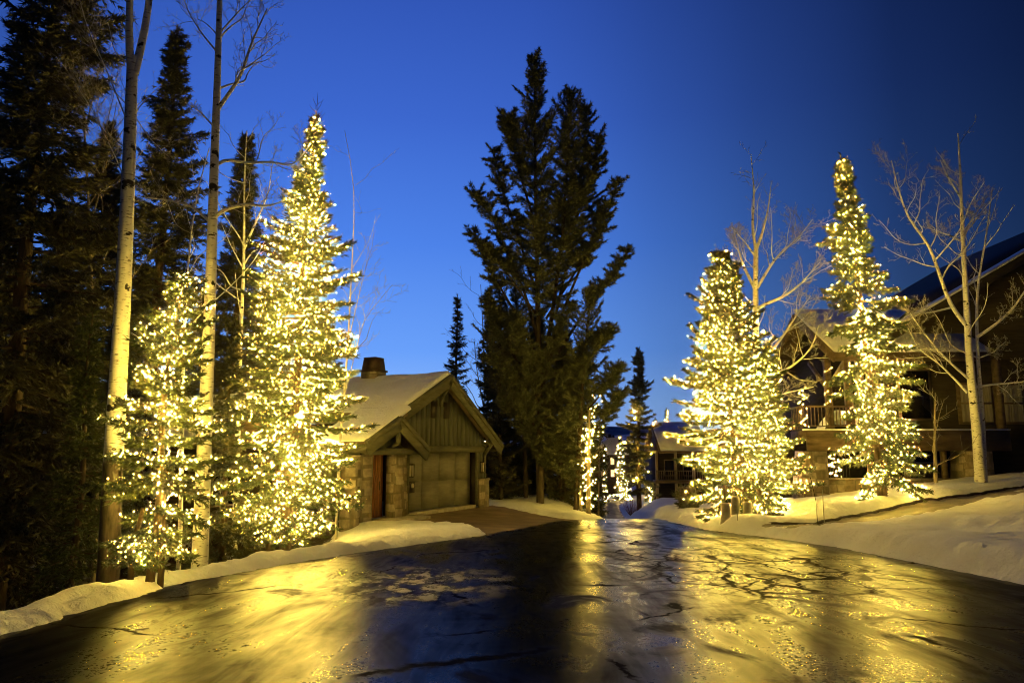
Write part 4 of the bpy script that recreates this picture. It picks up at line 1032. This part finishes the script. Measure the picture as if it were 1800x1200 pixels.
for x0, x1, z0, z1, cur in ((2.4, 3.4, 2.9, 4.9, False), (4.4, 5.6, 2.9, 4.9, False), (6.9, 8.2, 2.75, 4.3, True), (8.4, 9.5, 2.75, 4.3, True)):
    wn = MB(); wn.box(x0 - .1, x1 + .1, .2, .298, z0 - .1, z1 + .1); wo = wn.build("window", TIMBER, lodge)
    pn = MB()
    if cur:
        q = np.linspace(x0, x1, 40); 
        V = np.array([(xx, .17 + .012 * math.sin(k * .9 + 2.5 * math.sin(k * .31)), z) for z in (z0, z1) for k, xx in enumerate(q)])
        pn.add(V, [(k, k + 1, 41 + k, 40 + k) for k in range(39)]); pn.build("curtain", CURTAIN, wo)
        tp = MB(); tp.box(x0, x1, .10, .15, (z0 + z1) / 2 - .03, (z0 + z1) / 2 + .03); tp.build("window_bar", TIMBER, wo)
    else:
        pn.box(x0, x1, .17, .199, z0, z1); pn.build("pane", GLASS, wo)
def post_lights(lab, x, y, z0, z1, seed, n=4.0, rad=.14):
    tz = np.linspace(0, 1, 80); c = np.stack([LX + x + np.cos(tz * 6.28 * n) * rad, LY + y + np.sin(tz * 6.28 * n) * rad, z0 + tz * (z1 - z0)], 1)
    string_lights(lab, [c], .014, .10, seed, LG, start=0, out=.02, singles=0, mat=BULB_SOFT, jl=0)
post_lights("lights wound round the balcony's left corner post", -.2, -.98, 2.5, 4.1, 91)
post_lights("lights wound round the balcony's right post", .85, -.98, 3.2, 4.9, 92)
post_lights("lights hung on the iron grille under the deck", .95, -.95, .5, 1.5, 93, 3, .22)

# ------------------------------------------------------------------ small things
SG = "sawn stumps under the broad lit spruce"
for i, (u, Y, hh, rr_) in enumerate([(1274, 21.6, .42, .14), (1291, 21.9, .50, .12), (1312, 22.2, .40, .13)]):
    b = base_at(u, Y)
    st = MB(); a = np.linspace(0, 1, 5); st.tube(np.stack([b[0] + 0 * a, b[1] + 0 * a, b[2] - .2 + (hh + .2) * a], 1), rr_ * np.array([1.25, 1.1, 1, 1, 1]), 12)
    th = np.arange(12) / 12 * 2 * math.pi
    st.prism([(b[0] + rr_ * .97 * math.cos(t), b[1] + rr_ * .97 * math.sin(t)) for t in th], 'z', b[2] + hh - .02, b[2] + hh + .004)
    o = st.build("stump", TWIG, None, off=b); o.location = b
    tag(o, ("left short stump, nearest the road, under the broad lit spruce", "tallest middle stump under the broad lit spruce", "right stump close to the snow mound under the broad lit spruce")[i], "stump", SG)
KG = "marker stakes in the right snow"
for i, (u, v, Y, hh) in enumerate([(1433, 905, 20.6, 1.35), (1445, 912, 20.0, .95), (1294, 928, 20.9, .6)]):
    b = base_at(u, Y); k = MB(); k.tube([(0, 0, -.2), (.0, 0, hh * .5), (-.12 * (i == 0), 0, hh)], [.012, .011, .009], 5)
    o = k.build("marker_stake", METAL_DARK if i == 0 else TWIG); o.location = b
    tag(o, ("tall dark leaning stake in the snow before the lodge's stone pier", "thin pale stake beside the tall dark stake", "short thin stake at the road edge below the broad lit spruce")[i], "stake", KG)
lf = MB()
b0 = np.array([at(252, 1087, 8.0)[0], 7.95, float(zr(8)) + .012])
lf.prism([(-.05, -.02), (.02, -.03), (.08, .0), (.03, .035), (-.03, .02)], 'z', 0, .012); o = lf.build("leaf", METAL_DARK); o.location = b0; o.rotation_euler = (0, 0, .5)
tag(o, "single dark fallen leaf lying on the wet road at left", "leaf")
# far cabin at the bend
CYY = 64.0
pc = at(1150, 885, CYY); cb_ = empty("cabin", (pc[0], CYY, pc[2] - .6), 0, "dark timber cabin with snowy roof at the road bend", "house")
k = CYY / FPX
w1 = MB(); w1.box(.4, 4.6, .4, 6, 0, 4.9); w1.build("wall", WALL_DARK, cb_)
w2 = MB(); w2.prism([(3, 7.1), (-.6, 4.8), (-.6, 5.05), (3, 7.35), (6.6, 5.05), (6.6, 4.8)][0:4], 'x', .4, 4.6); w2.prism([(3, 7.1), (6.6, 4.8), (6.6, 5.05), (3, 7.35)], 'x', .4, 4.6); w2.prism([(.4, 4.9), (5.9, 4.9), (3, 7.0)], 'x', .7, .9); w2.build("roof", TIMBER, cb_)
w3 = MB(); w3.prism([(3, 7.354), (-.65, 5.03), (-.65, 5.3), (3, 7.62)], 'x', .55, 4.65); w3.build("roof_snow", SNOW, cb_)
w4 = MB(); w4.box(0, 4.9, -1.2, .39, 2.35, 2.6); w4.build("deck", TIMBER, cb_)
w5 = MB(); w5.box(0, 4.9, -1.2, -1.12, 3.35, 3.42)
for q in range(26): w5.box(.05 + q * .19, .09 + q * .19, -1.18, -1.14, 2.6, 3.35)
w5.build("railing", TIMBER, cb_)
for x in (.1, 1.7, 3.2, 4.8): q = MB(); q.box(x - .1, x + .1, -1.1, -.9, 0, 5.0); q.build("post", TIMBER_PALE, cb_)
for x in (1.0, 2.6): q = MB(); q.box(x, x + .9, .36, .398, 2.9, 4.3); o = q.build("window", TIMBER, cb_); q = MB(); q.box(x + .08, x + .82, .34, .358, 2.98, 4.2); q.build("pane", GLASS, o)
q = MB(); q.box(1.9, 3.0, .36, .398, .2, 2.0); q.build("door", TIMBER_PALE, cb_)
# far house with lit windows at the left of the bend
FY = 150.0
pf = at(1068, 858, FY); fh = empty("far_house", (pf[0], FY, pf[2] - 1.0), 0, "far pale house with small lit windows down the valley", "house")
q = MB(); q.box(-2.5, 4.5, 0, 8, 0, 8); q.build("wall", TIMBER, fh)
q = MB(); q.prism([(-3, 7.6), (5, 7.6), (2.5, 11.0), (.5, 11.0)], 'y', -.6, 8.5); q.build("roof", SNOW, fh)
for x, z in ((-1.2, 3.2), (.6, 3.2), (2.4, 3.2), (.6, 5.6), (2.4, 5.8)):
    q = MB(); q.box(x, x + .9, -.08, -.004, z, z + 1.5); o = q.build("window", TIMBER, fh); q = MB(); q.box(x + .1, x + .8, -.10, -.082, z + .1, z + 1.4); q.build("pane", WINDOW_LIT, o)
# cabin glimpsed through the trees at far left
gl = at(22, 775, 30.0); gc = empty("wood_cabin", (gl[0], 30, hz(gl[0], 30)), .2, "reddish wooden cabin glimpsed through trunks at far left", "house")
q = MB(); q.box(-4, .35, 0, 5, -1, at(22, 690, 30)[2] - hz(gl[0], 30)); q.build("wall", DOOR_WOOD, gc)
q = MB(); zt = at(22, 690, 30)[2] - hz(gl[0], 30); q.prism([(-4.5, zt), (.8, zt), (-1.8, zt + 1.6)], 'y', -.5, 5.5); q.build("roof", TIMBER, gc)
q = MB(); zl = gl[2] - hz(gl[0], 30); q.box(-.25, .2, -.1, -.02, zl, zl + .08); q.build("porch_lamp", PORCH_LAMP, gc)
# reddish twiggy bush by the bend, dark round bush at the road edge
def bush(name, label, u, Y, hpx, wpx, mat, seed, leafy=False):
    r = np.random.default_rng(seed); b = base_at(u, Y); h = hpx * Y / FPX; w = wpx * Y / FPX
    root = empty(name, b, 0, label, "bush"); t, c = MB(), MB()
    P, D = [], []
    for i in range(26):
        a = r.uniform(0, 6.28); q = np.array([math.cos(a) * w, math.sin(a) * w, h]) * r.uniform(.4, 1, 3)
        pts = b + q * np.linspace(0, 1, 6)[:, None] ** np.array([.8, .8, 1.2])
        grow(r, c, c, pts, .02, .006, 1, 7, .4, .3)
        if leafy: P.append(pts[1:] + r.normal(size=(5, 3)) * .15); D.append(np.repeat(unit(q)[None], 5, 0)); P.append(pts[1:] + r.normal(size=(5, 3)) * .15); D.append(np.repeat(unit(q)[None], 5, 0))
    c.build("stem", mat, root, off=b)
    if leafy: tufts_mesh("foliage", np.concatenate(P), np.concatenate(D), NEEDLE_DARK, root, b, .28, .07, 8, 1.2, seed)
bush("twig_bush", "reddish leafless bush at the foot of the solitary dark spruce", 1108, 56, 34, 20, RED_TWIG, 3)
bush("round_bush", "small dark bush at the road edge left of the broad lit spruce", 1208, 30, 30, 12, BARK, 4, True)

# pale twigs that rise into the sky above the wood, far forest on the hill side
r = np.random.default_rng(99)
P, D = [], []
mbf = MB()
for i in range(420):
    x = r.uniform(-150, 60); y = r.uniform(170, 330)
    if x > xL(np.array([y]))[0] - 8: continue
    z = hz(x, y); h = r.uniform(7, 14)
    tt = np.linspace(.08, 1, 26)
    for t in tt:
        a = r.uniform(0, 6.28, 5); rad = h * .17 * (1 - t) + .1
        P.append(np.stack([x + np.cos(a) * rad * .6, y + np.sin(a) * rad * .6, z + h * t + 0 * a], 1)); D.append(np.stack([np.cos(a), np.sin(a), -.25 + 0 * a], 1))
fo = tufts_mesh("far_forest", np.concatenate(P), np.concatenate(D), NEEDLE_DARK, None, (0, 0, 0), 1.1, .5, 3, .7, 5)
tag(fo, "dark far conifer forest on the valley side", "forest", kind="stuff")
